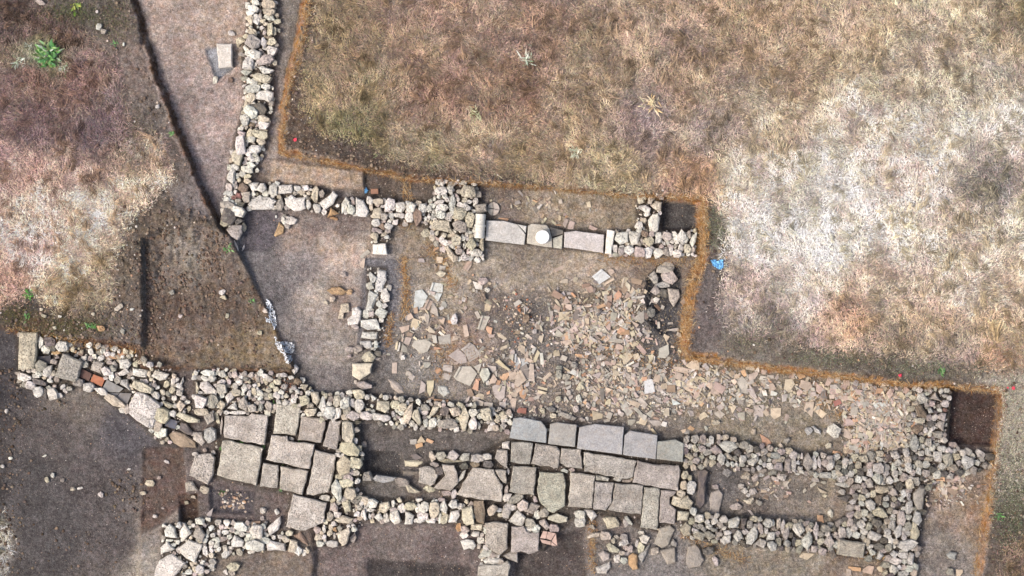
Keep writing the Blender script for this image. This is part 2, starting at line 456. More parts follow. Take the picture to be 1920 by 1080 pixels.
def heights(px, py, x, y):
    """terrain height for the pixel/world arrays"""
    wob = (fbm(x, y, 2.2, 91, 3) - 0.5) * 14 + (fbm(x, y, 9, 95, 2) - 0.5) * 7
    dE = sdf(EXC, px, py) + wob * 0.75
    west = px < 600
    w = np.where(west & (py < 720), 9.0, np.where(py > 600, 11.0, 12.0))
    w = np.where((px < 270) & (py < 720), 16.0, w)
    w = np.where(px > 1790, 9.0, w)
    w = np.where((px > 1255) & (px < 1345) & (py > 375) & (py < 670), 20.0, w)
    t = np.clip(dE / w, 0, 1)
    z = FLOOR + (0 - FLOOR) * (t * t * (3 - 2 * t))
    inside = dE < 2
    for poly, h, ew, c in CUTS:
        d = sdf(poly, px, py) + wob * 0.6
        k = sstep(ew * 0.5, -ew * 0.5, d)
        z = np.where(dE < 12, z * (1 - k) + h * k, z)
    for poly, h in CORES:
        d = sdf(poly, px, py) + wob * 0.3
        k = sstep(4, -4, d)
        z = np.where(dE < 6, np.maximum(z, z * (1 - k) + h * k), z)
    for (hx, hy), rx, ry, hh in HEAPS:
        q = ((px - hx) / rx) ** 2 + ((py - hy) / ry) ** 2
        z = np.where(dE < 0, z + hh * np.exp(-q * 1.2), z)
    # test trench, dug into the upper ground: sheer on the left, sloping up to the north
    dT = sdf(TT, px, py) + wob * 0.2
    furrow = fbm(x * 3.4 + .5 * np.sin(y * 1.3), y * .55, 1.6, 171, 3, .6) - .5
    crumb = np.clip(fbm(x, y, 4.5, 181, 3, .6) - .45, 0, 1) * sstep(640, 470, py)
    zt = -0.30 - 0.04 * sstep(290, 262, px) + 0.13 * furrow * sstep(690, 600, py) + .22 * crumb + 0.22 * sstep(560, 430, py) * sstep(262, 330, px)
    k = np.where(px < 300, sstep(1, -11, dT), sstep(3, -4, dT))
    z = z * (1 - k) + zt * k
    rut = np.exp(-((px - 292 - 10 * np.sin(py / 60.0)) / 7.0) ** 2) + 0.8 * np.exp(-((px - 318 - 8 * np.sin(py / 55.0)) / 6.0) ** 2) + 0.6 * np.exp(-((px - 345 - 8 * np.sin(py / 50.0)) / 5.0) ** 2)
    z = z - 0.075 * rut * k * sstep(640, 520, py)
    # spoil lip of loose earth round the head of the test trench
    lip = np.exp(-((sdf([(225, 470), (240, 400), (300, 372), (330, 410), (415, 425), (420, 440), (300, 425), (262, 450), (258, 560), (215, 560)], px, py)) / 16.0).clip(0, 9) ** 2)
    z = z + 0.09 * lip * (1 - k) * (0.4 + 1.2 * fbm(x, y, 5, 33, 3))
    return z, dE, dT, lip * (1 - k)

def to_px(x, y, z):
    f = CAM_H / (CAM_H - z) * PPM
    return 960 + x * f, 540 - y * f

PX, PY = to_px(X, Y, 0.0)
Z, dE, dT, LIP = heights(PX, PY, X, Y)
PX, PY = to_px(X, Y, Z)
Z, dE, dT, LIP = heights(PX, PY, X, Y)

wob2 = (fbm(X, Y, 1.6, 61, 4) - 0.5) * 60
dM = np.minimum(np.minimum(sdf(MEADOW_R, PX, PY), sdf(MEADOW_L, PX, PY)), np.minimum(sdf(MEADOW_B, PX, PY), sdf(MEADOW_C, PX, PY))) + wob2 * 0.4
MEAD = sstep(20, -16, dM)
# small relief: smoother on trampled floors, rougher on the loose rims
loose = np.clip(sstep(0, 14, dE) * (1 - MEAD) * 0.8 + LIP, 0, 1)
TTK = sstep(3, -4, dT)
rough = 0.018 + 0.05 * loose + TTK * (0.008 + 0.04 * sstep(600, 450, PY) * sstep(420, 280, PX)) + 0.03 * MEAD
Z = Z + (fbm(X, Y, 1.1, 7, 3) - 0.5) * 0.05 + (fbm(X, Y, 7.5, 21, 3, 0.6) - 0.5) * rough * 2

C_d = blend(PX, PY, pts(PT_DIG), 40.0)
C_d = C_d * (1.09 + .07 * sstep(740, 780, PX) * sstep(1290, 1270, PX) * sstep(470, 500, PY) * sstep(780, 740, PY) + .10 * (sstep(560, 480, PX) * sstep(520, 420, PY)) + .05 * sstep(1280, 1340, PX) * sstep(860, 880, PY))[..., None]
g_ = C_d.mean(-1, keepdims=True); C_d = (g_ + (C_d - g_) * np.where(PX > 700, .74, .84)[..., None]) * np.array([1.0, .998, .985])
C_r = blend(PX, PY, pts(PT_RIM), 40.0)
C_t = blend(PX, PY, pts(PT_TT), 40.0) * np.array([1.08, 1.1, 1.13])
C_m = blend(PX, PY, pts(PT_MEADOW), 60.0)
C = C_d.copy()
for poly, h, ew, c in CUTS:
    if c:
        k = sstep(4, -4, sdf(poly, PX, PY) + wob2 * 0.06)[..., None]
        C = C * (1 - k) + np.array(c) * k
for poly, h in CORES:   # earth packed between the stones, its colour darkened for the shade in the gaps
    k = sstep(5, -3, sdf(poly, PX, PY))[..., None]
    C = C * (1 - 0.85 * k) + np.array((98, 88, 79)) * 0.75 * k
kr = sstep(12, 18, dE + wob2 * 0.1)[..., None]
C = C * (1 - kr) + C_r * kr
# raw cut faces of the baulks: orange-brown to the north and east, brown at the left
face = sstep(-3, 2, dE) * sstep(15, 9, dE + wob2 * 0.1 - 7 * ((PX > 1255) & (PX < 1345) & (PY < 670)))
fcol = np.where((PX < 500)[..., None], np.array((112, 84, 64.0)), np.where(((PX > 1240) | ((PX > 505) & (PX < 600) & (PY < 290)))[..., None], np.array((164, 118, 72.0)), np.array((136, 100, 66.0))))
fn = np.clip(2.4 * fbm(X, Y, 2.6, 77, 4, .65) - .42, .12, 1.1)
face = face * np.where(PX > 1790, .75, 1.0)
fk = np.clip(face * fn * 1.25, 0, 1)[..., None]
C = C * (1 - fk) + fcol * fk
C = C * (1 - TTK[..., None]) + C_t * TTK[..., None]
lk = (LIP * 0.8)[..., None]
C = C * (1 - lk) + np.array((112, 99, 86.0)) * lk
C = C * (1 - MEAD[..., None]) + C_m * 0.86 * MEAD[..., None]
lin = np.where(C / 255 <= 0.04045, C / 255 / 12.92, ((C / 255 + 0.055) / 1.055) ** 2.4) * K_ALB
nx, ny = X.shape
V = np.stack([X, Y, Z], -1).reshape(-1, 3)
ii = np.arange(nx * ny).reshape(nx, ny)
F = np.stack([ii[:-1, :-1], ii[1:, :-1], ii[1:, 1:], ii[:-1, 1:]], -1).reshape(-1)
gm = mesh_np("ground", V, F, 4, M['soil'], lin.reshape(-1, 3), True)
ra = gm.attributes.new("Rough", 'FLOAT', 'POINT')
ra.data.foreach_set("value", loose.reshape(-1).astype(np.float32))
ground = link("ground", gm)
props(ground, "bare dug earth of the excavation with trenches cut into a dry meadow", "ground", kind="structure")

def gz(x, y):
    i = min(max(int(np.searchsorted(gx, x)) - 1, 0), nx - 2); j = min(max(int(np.searchsorted(gy, y)) - 1, 0), ny - 2)
    u = (x - gx[i]) / (gx[i + 1] - gx[i]); v = (y - gy[j]) / (gy[j + 1] - gy[j])
    return float((Z[i, j] * (1 - u) + Z[i + 1, j] * u) * (1 - v) + (Z[i, j + 1] * (1 - u) + Z[i + 1, j + 1] * u) * v)

def gat(px, py, up=0.0):
    """ground point seen at a pixel: (x, y, ground z)"""
    z = -0.4
    for _ in range(3):
        x, y = G(px, py, z + up)
        z = gz(x, y)
    x, y = G(px, py, z + up)
    return x, y, z

def grid_lookup(arr, px, py):
    x = (px - 960) / PPM; y = (540 - py) / PPM
    i = np.clip(np.searchsorted(gx, x), 0, nx - 1); j = np.clip(np.searchsorted(gy, y), 0, ny - 1)
    return arr[i, j]

# ------------------------------------------------------------------ stones and tiles
TONE = {'w': (233, 227, 215), 'y': (218, 206, 182), 'g': (182, 174, 162), 'd': (120, 113, 108), 'p': (204, 191, 181), 'b': (152, 132, 116),
        'o': (202, 166, 126), 'l': (192, 189, 181), 'r': (158, 116, 110), 'm': (240, 238, 230), 'k': (222, 212, 197), 'q': (208, 199, 187), 'v': (214, 208, 186), 'n': (188, 190, 186), 'N': (180, 179, 173)}
TTONE = {'g': (172, 164, 153), 'y': (190, 176, 152), 'p': (180, 161, 147), 'o': (188, 152, 122), 'b': (154, 133, 116), 'd': (124, 116, 110), 'l': (192, 193, 188), 'w': (208, 201, 190), 'r': (160, 112, 100)}

def jit(rgb, a=9):
    d = rnd.uniform(-a, a)
    return tuple(max(0, min(255, v + d + rnd.uniform(-a * .35, a * .35))) for v in rgb)

def ring_mesh(name, outlines, mat):
    """stack of closed outlines (lists of xyz) -> skin with a top cap"""
    n = len(outlines[0])
    bm_v = [p for o in outlines for p in o]
    f = []
    for k in range(len(outlines) - 1):
        for i in range(n):
            j = (i + 1) % n
            f.append((k * n + i, k * n + j, (k + 1) * n + j, (k + 1) * n + i))
    f.append(tuple((len(outlines) - 1) * n + i for i in range(n)))
    me = bpy.data.meshes.new(name)
    me.from_pydata(bm_v, [], f)
    me.materials.append(mat)
    return me

def unit_stone(seed):
    r = random.Random(seed)
    n = r.choice((5, 6, 6, 7, 7, 8))
    base = []
    off = r.uniform(0, 6.28)
    for i in range(n):
        a = off + (i + r.uniform(-.38, .38)) * 2 * math.pi / n
        e = r.uniform(1.9, 3.4)
        q = (abs(math.cos(a)) ** e + abs(math.sin(a)) ** e) ** (-1 / e)
        rad = 0.52 * q * r.uniform(0.86, 1.14)
        base.append((rad * math.cos(a), rad * math.sin(a)))
    cx, cy = r.uniform(-.07, .07), r.uniform(-.07, .07)
    tx, ty = r.uniform(-.25, .25), r.uniform(-.25, .25)
    o0 = [(x * .93, y * .93, -0.7) for x, y in base]
    o1 = [(x, y, 0.52 + r.uniform(-.14, .14) + x * tx + y * ty) for x, y in base]
    o2 = [(x * .9 + cx * .4, y * .9 + cy * .4, 0.88 + r.uniform(-.15, .10) + x * tx + y * ty) for x, y in base]
    o3 = [(x * .42 + cx + r.uniform(-.06, .06), y * .42 + cy + r.uniform(-.06, .06), .96 + r.uniform(-.10, .08) + (x * tx + y * ty) * .5) for x, y in base]
    return o0, o1, o2, o3

UNITS = {}
def unit(mat, k):
    key = (mat, k)
    if key not in UNITS:
        UNITS[key] = ring_mesh("stone", unit_stone(100 + k), M[mat])
    return UNITS[key]

def resample(poly, step, jitter):
    out = []
    n = len(poly)
    for i in range(n):
        a = poly[i]; b = poly[(i + 1) % n]
        L = math.hypot(b[0] - a[0], b[1] - a[1])
        k = max(1, int(round(L / step)))
        for t in range(k):
            u = t / k
            out.append((a[0] + (b[0] - a[0]) * u + rnd.uniform(-jitter, jitter), a[1] + (b[1] - a[1]) * u + rnd.uniform(-jitter, jitter)))
    return out

def poly_block(name, poly_px, top, thick, mat, color, parent=None, bevel=0.035, step=9, jitter=0.8, relief=0.012, tilt=0.0, dome=0.0):
    """a slab or big stone whose top outline was surveyed in photo pixels"""
    pp = resample(poly_px, step, jitter)
    W = [G(x, y, top) for x, y in pp]
    area = sum(W[i][0] * W[(i + 1) % len(W)][1] - W[(i + 1) % len(W)][0] * W[i][1] for i in range(len(W)))
    if area < 0: W.reverse()
    cx = sum(p[0] for p in W) / len(W); cy = sum(p[1] for p in W) / len(W)
    L = [(x - cx, y - cy) for x, y in W]
    tx, ty = rnd.uniform(-tilt, tilt), rnd.uniform(-tilt, tilt)
    def ring(inset, z, rel):
        o = []
        n = len(L)
        for i in range(n):
            x, y = L[i]
            ax, ay = L[i - 1]; bx, by = L[(i + 1) % n]
            nx_, ny_ = -(by - ay), bx - ax
            m = math.hypot(nx_, ny_) or 1
            x2 = x + nx_ / m * inset; y2 = y + ny_ / m * inset
            o.append((x2, y2, z + rnd.uniform(-rel, rel) + x * tx + y * ty))
        return o
    o = [ring(0.01, -thick, 0), ring(0, -bevel * .9 - dome * .6, relief * .6), ring(bevel * .9, -dome * .3, relief)]
    if dome:
        o.append([(x * .45, y * .45, dome * .3 + rnd.uniform(-relief, relief)) for x, y in L])
    me = ring_mesh(name, o, M[mat])
    ob = link(name, me, (cx, cy, top), parent=parent, color=color)
    return ob

class Occupied:
    """(px, py, r) of everything placed, hashed, for the fillers"""
    def __init__(self): self.h = {}
    def append(self, q):
        x, y, r = q
        m = r + 12
        for i in range(int((x - m) // 24), int((x + m) // 24) + 1):
            for j in range(int((y - m) // 24), int((y + m) // 24) + 1):
                self.h.setdefault((i, j), []).append(q)
    def near(self, x, y): return self.h.get((int(x // 24), int(y // 24)), ())
OCC = Occupied()
def parse(s):
    for q in s.replace('\n', ' ').split(';'):
        q = q.strip()
        if not q: continue
        if q[0] == 'P':
            tk = q[1:].split()
            tone = 'w'; flag = ''
            if not tk[-1][0].isdigit() and tk[-1][0] != '-':
                tone = tk.pop()
            yield 'P', [tuple(float(v) for v in t.split(',')) for t in tk], tone
        else:
            tk = q.split(',')
            tone = ''
            if tk[-1].isalpha(): tone = tk.pop()
            v = [float(t) for t in tk]
            while len(v) < 5: v.append(0.0)
            yield 'E', v, tone

def conv(kind, v, ox, oy, sc):
    if kind == 'P':
        return [(ox + x / sc, oy + y / sc) for x, y in v]
    return [ox + v[0] / sc, oy + v[1] / sc, v[2] / sc, v[3] / sc, v[4]]

def bounds_r(poly):
    cx = sum(p[0] for p in poly) / len(poly); cy = sum(p[1] for p in poly) / len(poly)
    return cx, cy, sum(math.hypot(p[0] - cx, p[1] - cy) for p in poly) / len(poly)

def occ_add(kind, v):
    if kind == 'P':
        cx, cy, r = bounds_r(v)
        OCC.append((cx, cy, r * .92))
    else:
        cx, cy, w, h, a = v
        if w > 1.6 * h or h > 1.6 * w:
            L, S_, ang = (w, h, a) if w > h else (h, w, a + 90)
            n = int(L / S_) + 1
            for i in range(n):
                t = (i + .5) / n - .5
                OCC.append((cx + math.cos(R(ang)) * t * L, cy + math.sin(R(ang)) * t * L, S_ * .5))
        else:
            OCC.append((cx, cy, (w + h) * .25))

def ell_stone(name, v, mat, rgb, parent=None, lift=0.02, hscale=1.0, hmax=0.24):
    px, py, w, h, a = v
    x, y, z = gat(px, py, 0.08)
    sc_ = 1.15 if px > 1275 else 1.22
    wm, hm = w / PPM * sc_, h / PPM * sc_
    hz = min(hmax, max(0.06, 0.74 * min(wm, hm) * rnd.uniform(.8, 1.15) * hscale))
    o = link(name, unit(mat, rnd.randrange(40)), (x, y, z + lift), (0, 0, -R(a) + (math.pi if rnd.random() < .5 else 0)), (wm, hm, hz), parent, alb(jit(rgb)))
    return o

class Wall:
    def __init__(self, name, label, cat, pxy, z=None, kind='thing', mat='limestone', dim=1.0, group=None, top=None):
        x, y, gz_ = gat(*pxy)
        self.e = empty(name, (x, y, gz_ if z is None else z), label, cat, group, kind)
        self.mat = mat; self.dim = dim; self.n = 0; self.tmap = {}
    def add(self, ox, oy, sc, s, mat=None, lift=0.03, thick=0.22, rise=0.16, name='stone', hs=1.0, bevel=0.035, dome=0.03, default=None, dim=None, tilt=.03, jitter=.8, relief=.012):
        mat = mat or self.mat
        dm = self.dim if dim is None else dim
        for kind, v, tone in parse(s):
            v = conv(kind, v, ox, oy, sc)
            t = tone or default or rnd.choice('wwyypg')
            if kind == 'P' and mat == 'granular': t = {'w': 'k', 'y': 'k', 'g': 'q', 'p': 'q'}.get(t, t)
            rgb = tuple(c * dm for c in TONE[t])
            occ_add(kind, v)
            if kind == 'P':
                cx, cy, _ = bounds_r(v)
                z = gat(cx, cy, rise)[2]
                poly_block(name, v, z + rise, thick, mat, alb(jit(rgb, 6)), self.e, bevel, dome=dome, tilt=tilt, jitter=jitter, relief=relief)
            else:
                ell_stone(name, v, mat, rgb, self.e, lift, hs)
            self.n += 1
    def fill(self, poly, rmin, rmax, tries, tones='wwyygp', limit=280, seed=1, gap=.9):
        """rubble between the surveyed stones, each a stone of its own"""
        r = random.Random(seed)
        x0 = min(p[0] for p in poly); x1 = max(p[0] for p in poly); y0 = min(p[1] for p in poly); y1 = max(p[1] for p in poly)
        rad = rmax
        for k in range(tries):
            rad = rmax - (rmax - rmin) * (k / tries) ** .7
            px, py = r.uniform(x0, x1), r.uniform(y0, y1)
            if self.n >= limit or not inpoly(poly, px, py): continue
            if any((px - a) ** 2 + (py - b) ** 2 < ((rad + c) * gap) ** 2 for a, b, c in OCC.near(px, py)): continue
            OCC.append((px, py, rad))
            rgb = tuple(c * self.dim for c in TONE[r.choice(tones)])
            e = r.uniform(.8, 1.2)
            ell_stone('stone', (px, py, 2 * rad * e * 1.04, 2 * rad / e * 1.04, r.uniform(0, 180)), self.mat, rgb, self.e, 0.02)
            self.n += 1
    def chips(self, poly, n, r0, r1, tones='wypgd', seed=2, name='small_stones'):
        """gap-filling chips too small to pick apart, joined"""
        x0 = min(p[0] for p in poly); x1 = max(p[0] for p in poly); y0 = min(p[1] for p in poly); y1 = max(p[1] for p in poly)
        r = random.Random(seed); P = []
        k = 0
        while len(P) < n and k < n * 12:
            k += 1
            px, py = r.uniform(x0, x1), r.uniform(y0, y1)
            if not inpoly(poly, px, py): continue
            rad = r.uniform(r0, r1)
            if any((px - a) ** 2 + (py - b) ** 2 < (c * .85) ** 2 for a, b, c in OCC.near(px, py)): continue
            P.append((px, py, rad, tuple(c * self.dim for c in TONE[r.choice(tones)])))
        if P:
            o = pebble_mesh(name, P, M['pebble'], self.e, seed)
            props(o, kind='stuff')

OCTA_V = None
def pebble_mesh(name, P, mat, parent=None, seed=0, flat=.7, sink=.25, k=6):
    """joined low pebbles. P: (px, py, radius px, rgb)"""
    g = np.random.default_rng(seed)
    n = len(P)
    px = np.array([p[0] for p in P]); py = np.array([p[1] for p in P]); rr = np.array([p[2] for p in P]) / PPM
    zz = grid_lookup(Z, px, py)
    f = (CAM_H - zz) / CAM_H / PPM
    x = (px - 960) * f; y = (540 - py) * f
    ang = g.random((n, 1)) * 6.28 + np.arange(k)[None] * 2 * math.pi / k + g.uniform(-.3, .3, (n, k))
    el = g.uniform(.7, 1.0, (n, 1)); rot = g.random((n, 1)) * 6.28
    rad = g.uniform(.75, 1.15, (n, k))
    cx = np.cos(ang) * rad; cy = np.sin(ang) * rad * el
    bx = cx * np.cos(rot) - cy * np.sin(rot); by = cx * np.sin(rot) + cy * np.cos(rot)
    hz = rr[:, None] * flat * g.uniform(.7, 1.2, (n, 1))
    v = np.zeros((n, 2 * k + 1, 3))
    v[:, :k, 0] = bx * rr[:, None]; v[:, :k, 1] = by * rr[:, None]; v[:, :k, 2] = -hz * sink * 2
    if k == 4:      # grit: a low five-cornered grain
        v = v[:, [0, 1, 2, 3, 8]]; v[:, 4, 2] = hz[:, 0]
        v += np.stack([x, y, zz], -1)[:, None, :]
        F = (np.array([0, 1, 4, 1, 2, 4, 2, 3, 4, 3, 0, 4])[None] + (np.arange(n) * 5)[:, None]).ravel()
        cols = np.array([alb(jit(p[3], 7)) for p in P])
        o = bpy.data.objects.new(name, mesh_np(name, v.reshape(-1, 3), F, 3, mat, np.repeat(cols, 5, 0)))
        COL.objects.link(o)
        return o
    v[:, k:2 * k, 0] = bx * rr[:, None] * .78; v[:, k:2 * k, 1] = by * rr[:, None] * .78; v[:, k:2 * k, 2] = hz * g.uniform(.55, .95, (n, k))
    v[:, 2 * k, 2] = hz[:, 0]
    v += np.stack([x, y, zz], -1)[:, None, :]
    if parent is not None:
        v -= np.array(parent_world(parent))
    tri = []
    for i in range(k):
        j = (i + 1) % k
        tri += [i, j, k + j, i, k + j, k + i, k + i, k + j, 2 * k]
    tri = np.array(tri)
    F = (tri[None] + (np.arange(n) * (2 * k + 1))[:, None]).ravel()
    cols = np.array([alb(jit(p[3], 7)) for p in P])
    me = mesh_np(name, v.reshape(-1, 3), F, 3, mat, np.repeat(cols, 2 * k + 1, 0))
    o = bpy.data.objects.new(name, me)
    COL.objects.link(o)
    if parent is not None: o.parent = parent
    return o

# ------------------------------------------------------------------ rubble walls and pavements, stone by stone
# (surveyed in enlarged tiles of the plan: tile origin, enlargement, then x,y,w,h,angle,tone or P outline tone)
w = Wall("stone_wall", "long white rubble wall running from the top edge down beside the sandy strip", "stone wall", (470, 200))
w.add(380, 0, 8, """795,35,110,90,0,w;760,125,140,90,20,w;715,195,120,75,0,w;720,290,75,130,0,y;805,295,90,140,-10,w;990,60,185,120,0,y;1010,180,140,110,0,y;
1000,265,150,80,10,w;865,245,50,80,0,p;900,315,75,65,0,y;945,355,60,50,0,y;865,150,40,80,0,d;725,400,50,30,20,w;830,405,35,30,0,w;890,420,70,60,0,w;
1015,440,80,170,0,y;1080,470,40,110,0,y;745,490,140,110,20,y;645,545,70,60,-30,y;570,620,130,110,0,y;530,685,55,45,0,y;760,635,185,175,0,p;920,640,75,120,0,w;
1040,630,130,100,-20,y;995,560,150,50,10,b;650,730,90,70,30,w;925,725,60,40,20,w;1035,760,140,130,0,w;760,815,190,140,0,w;870,755,50,50,0,p;690,945,140,200,0,w;
945,905,200,140,-35,p;800,965,40,60,0,w;765,1005,40,40,0,w;950,1050,220,110,0,w;660,1085,130,80,0,w""")
w.add(380, 135, 8, """900,95,270,105,12,y;690,125,60,90,0,w;770,150,120,90,10,w;755,245,185,130,0,w;945,220,110,90,0,w;1050,240,30,60,0,w;
P 770,350 850,280 960,265 1060,300 1050,370 1020,465 920,420 800,405 w;725,385,130,130,20,y;755,305,40,30,0,w;
P 670,500 860,450 940,490 975,570 930,640 860,650 790,560 d;720,605,190,135,45,w;645,470,35,150,15,y;640,720,130,150,-10,w;760,740,110,50,20,w;
920,705,160,100,0,y;910,800,150,110,0,w;740,790,90,60,0,b;800,860,40,40,0,w;570,855,80,70,-20,w;590,925,110,110,-20,p;715,925,90,120,10,y;870,945,210,110,12,y;
740,1010,90,100,-30,w;880,1045,130,80,20,y;910,880,130,40,0,y""", rise=.18)
w.add(380, 270, 8, """570,15,145,270,4,w;525,200,150,185,0,y;790,75,150,110,0,w;690,135,100,100,0,w;795,165,80,70,0,w;650,225,60,70,0,p;735,225,110,80,10,w;640,285,70,60,0,p;
725,315,120,80,20,w;490,350,110,90,0,w;670,380,160,90,20,w;595,445,90,80,20,w;440,485,100,190,10,w;525,470,50,60,0,w;520,505,45,40,0,w;670,485,110,55,-15,y;
545,545,50,60,0,y;670,555,100,70,0,y;395,640,90,110,0,p;455,610,40,50,0,w;500,640,55,70,0,g;P 515,680 560,600 610,580 680,640 670,710 610,745 b;390,740,130,75,0,w;
490,720,45,55,0,w;540,775,90,70,0,r;470,800,60,60,0,r;405,800,40,60,0,w;360,835,100,70,15,w;445,860,50,50,0,w;530,850,90,55,0,g;660,800,100,170,10,g;500,890,40,45,0,w;
580,905,100,75,-15,d;380,925,180,130,0,p;530,1015,180,130,25,w;630,985,70,60,0,d""")
w.add(400, 330, 6, """170,460,150,150,0,d;290,510,90,60,-10,d;120,530,90,60,30,y;P 140,600 215,550 325,550 320,640 270,725 200,690 g;345,575,45,80,0,y""", mat='granular')
w.fill(CORES[0][0], 2.6, 5.2, 1500, 'wwypg', 240, 30); w.chips(CORES[0][0], 221, 1.6, 3.9)

w = Wall("stone_wall", "white rubble wall with two big pale blocks, below the smooth beige earth bench", "stone wall", (620, 380))
w.add(380, 270, 8, """P 690,600 760,575 850,580 820,650 815,705 740,705 w;890,660,140,130,-20,w;755,750,70,70,0,w;945,745,90,75,0,w;1050,695,115,165,0,w;1045,785,50,50,0,w;
P 1130,620 1340,610 1350,700 1330,740 1140,745 w;1420,665,100,70,10,w;1545,660,100,75,0,w;1490,725,100,65,0,y;1590,735,60,60,0,y;1680,755,90,190,5,y;1780,745,70,100,20,g;
P 680,910 730,830 860,760 900,790 1000,790 1110,850 1070,910 1080,965 970,985 740,985 w;1165,915,90,170,5,g;
P 1230,820 1330,760 1400,810 1540,790 1520,870 1545,960 1480,1000 1380,1010 1250,930 w;1590,910,60,140,5,w;1590,820,60,60,0,d;1720,960,130,110,30,w""", rise=.17)
w.add(400, 330, 6, """P 1185,305 1350,170 1395,215 1345,315 1250,385 w;P 1440,310 1490,230 1540,290 1530,350 1445,430 w;1550,380,80,90,0,w;
P 1605,240 1690,270 1755,400 1720,465 1600,450 w;1565,260,40,50,0,w;P 1325,360 1410,420 1275,465 o;1355,475,80,30,15,o""", rise=.17)
w.add(660, 330, 6, """205,275,80,80,0,w;215,350,35,80,0,y;295,290,100,60,0,y;365,275,40,50,0,w;345,340,40,30,0,w;P 215,470 240,360 320,350 345,400 320,490 y;425,330,100,130,20,w;465,365,40,40,0,w;
P 480,300 590,290 620,340 560,420 500,400 w;670,355,90,110,5,w;740,455,95,180,0,b;370,455,70,70,0,p;440,445,55,50,0,w;505,440,60,45,0,w;560,445,60,50,0,w;645,470,80,100,0,w;
270,530,80,80,-10,w;355,510,60,30,0,p;420,515,45,40,20,w;490,520,70,50,-40,w;335,570,90,70,10,b;410,565,80,60,0,w;260,610,80,50,10,p;310,625,70,50,10,p;400,615,60,50,0,p;
365,655,70,40,-15,y;255,680,80,75,0,y;390,690,50,35,-10,w;265,740,45,30,0,w""")
w.fill(CORES[1][0], 2.6, 5.2, 900, 'wwypg', 220, 31); w.chips(CORES[1][0], 119, 1.6, 3.9); w.chips(CORES[2][0], 27, 1.6, 3.5)
o = poly_block("stone_block", [(698.5, 458), (724, 456.5), (726, 477.5), (698.5, 476.5)], -0.2, .25, 'smooth', alb(TONE['w']), bevel=.03, relief=.005)
props(o, "small pale squared block standing alone at the foot of the short wall stub", "stone block"); OCC.append((712, 467, 14))

w = Wall("rubble_pier", "jumbled heap of pitted stones beside the fallen column piece", "stone pile", (850, 420))
w.add(660, 330, 6, """990,70,90,75,20,w;1000,165,120,90,0,w;1105,155,70,100,0,w;1045,225,60,50,0,w;1240,70,90,50,20,w;1120,90,80,50,0,g;1300,180,160,120,20,y;1130,320,60,190,0,w;
985,295,100,45,-15,w;885,280,60,35,-20,w;795,365,85,90,10,w;865,370,60,70,10,w;975,370,60,100,30,w;1035,360,80,70,0,w;1070,270,50,50,0,w;1190,260,40,60,0,w;1265,280,50,60,20,y;
1320,290,60,40,0,w;1390,285,50,60,0,w;1290,355,90,80,20,w;1215,420,130,120,10,y;1325,490,90,160,10,y;910,440,40,110,10,w;1000,440,100,80,10,w;1095,430,70,45,0,w;1085,475,80,60,0,w;
P 920,490 1090,500 1110,590 1150,620 1110,640 890,590 y;1215,570,140,110,20,g;835,645,90,85,0,y;865,460,40,60,0,w;1040,665,50,50,0,y;1175,720,90,110,0,y;1250,700,50,60,0,w;1295,700,40,50,0,w;
1340,770,100,110,0,y;1265,780,30,70,0,w;P 1040,800 1085,780 1130,850 1200,910 1190,950 1140,970 1100,930 y;1200,850,70,60,0,p;1245,860,35,50,0,w;1130,790,40,50,0,w;1275,920,90,60,20,w;1390,865,130,70,10,w;
1460,780,60,150,5,y;P 1380,320 1510,310 1520,400 1400,425 g""", mat='porous')
w.fill(CORES[3][0], 2.6, 5.2, 700, 'wwypg', 200, 33); w.chips(CORES[3][0], 102, 1.6, 4.1)

w = Wall("stylobate", "threshold row of long smooth grey slabs under the white column drum", "stone row", (1020, 445), mat='smooth')
w.add(880, 330, 6, """P 190,500 390,505 540,545 635,655 620,775 400,750 180,725 l;P 545,545 642,562 637,640 l;P 660,560 700,535 870,550 900,590 930,700 938,805 780,785 647,760 g;
P 905,568 1055,610 1058,648 935,682 d;P 938,700 1052,662 1043,820 945,806 g;P 1070,632 1200,617 1520,660 1508,868 1300,832 1062,800 l""", rise=.14, bevel=.02, dome=0, jitter=.4, tilt=.01, relief=.004)
w.add(880, 330, 6, "P 1550,605 1635,615 1600,880 1525,875 w", rise=.3, thick=.4, bevel=.03, dome=0)

w = Wall("stone_wall", "short rubble wall ending at the corner, right of the threshold slabs", "stone wall", (1230, 455))
w.add(1100, 330, 6, """P 340,640 470,625 475,740 380,775 310,720 w;P 485,622 620,632 570,770 500,775 473,680 w;320,820,50,80,0,w;390,850,70,80,0,g;480,835,90,90,0,w;590,850,110,110,0,p;690,860,90,110,-10,w;
800,865,90,100,10,w;890,855,80,80,0,g;950,850,50,80,0,w;1020,870,80,80,0,w;1075,885,50,40,0,w;1140,880,40,40,0,w;1190,880,40,40,0,w;655,650,60,80,-20,b;700,730,100,100,30,y;810,695,60,130,15,w;
905,680,100,90,10,p;1000,685,55,130,-20,w;1070,690,80,150,0,w;1150,660,60,90,10,g;1200,720,60,160,20,w;1120,720,45,60,0,w;1060,810,55,80,0,w;1130,810,70,100,0,y;840,730,25,40,0,w;915,755,40,60,0,w;
965,740,45,35,0,w;730,810,60,50,0,g;605,250,70,110,0,y;720,260,50,90,20,y;P 740,320 790,280 845,300 840,390 800,390 720,340 y;650,365,110,70,10,w;675,430,55,50,0,w;825,420,35,40,0,w;
P 690,500 740,430 800,420 825,470 810,600 770,640 705,600 w;590,555,80,80,0,w;640,500,60,50,0,y;840,245,50,40,0,p""")
w.fill(CORES[5][0], 2.6, 5.2, 500, 'wwypg', 120, 35); w.chips(CORES[5][0], 102, 1.6, 3.9); w.chips(CORES[6][0], 44, 1.6, 3.5)

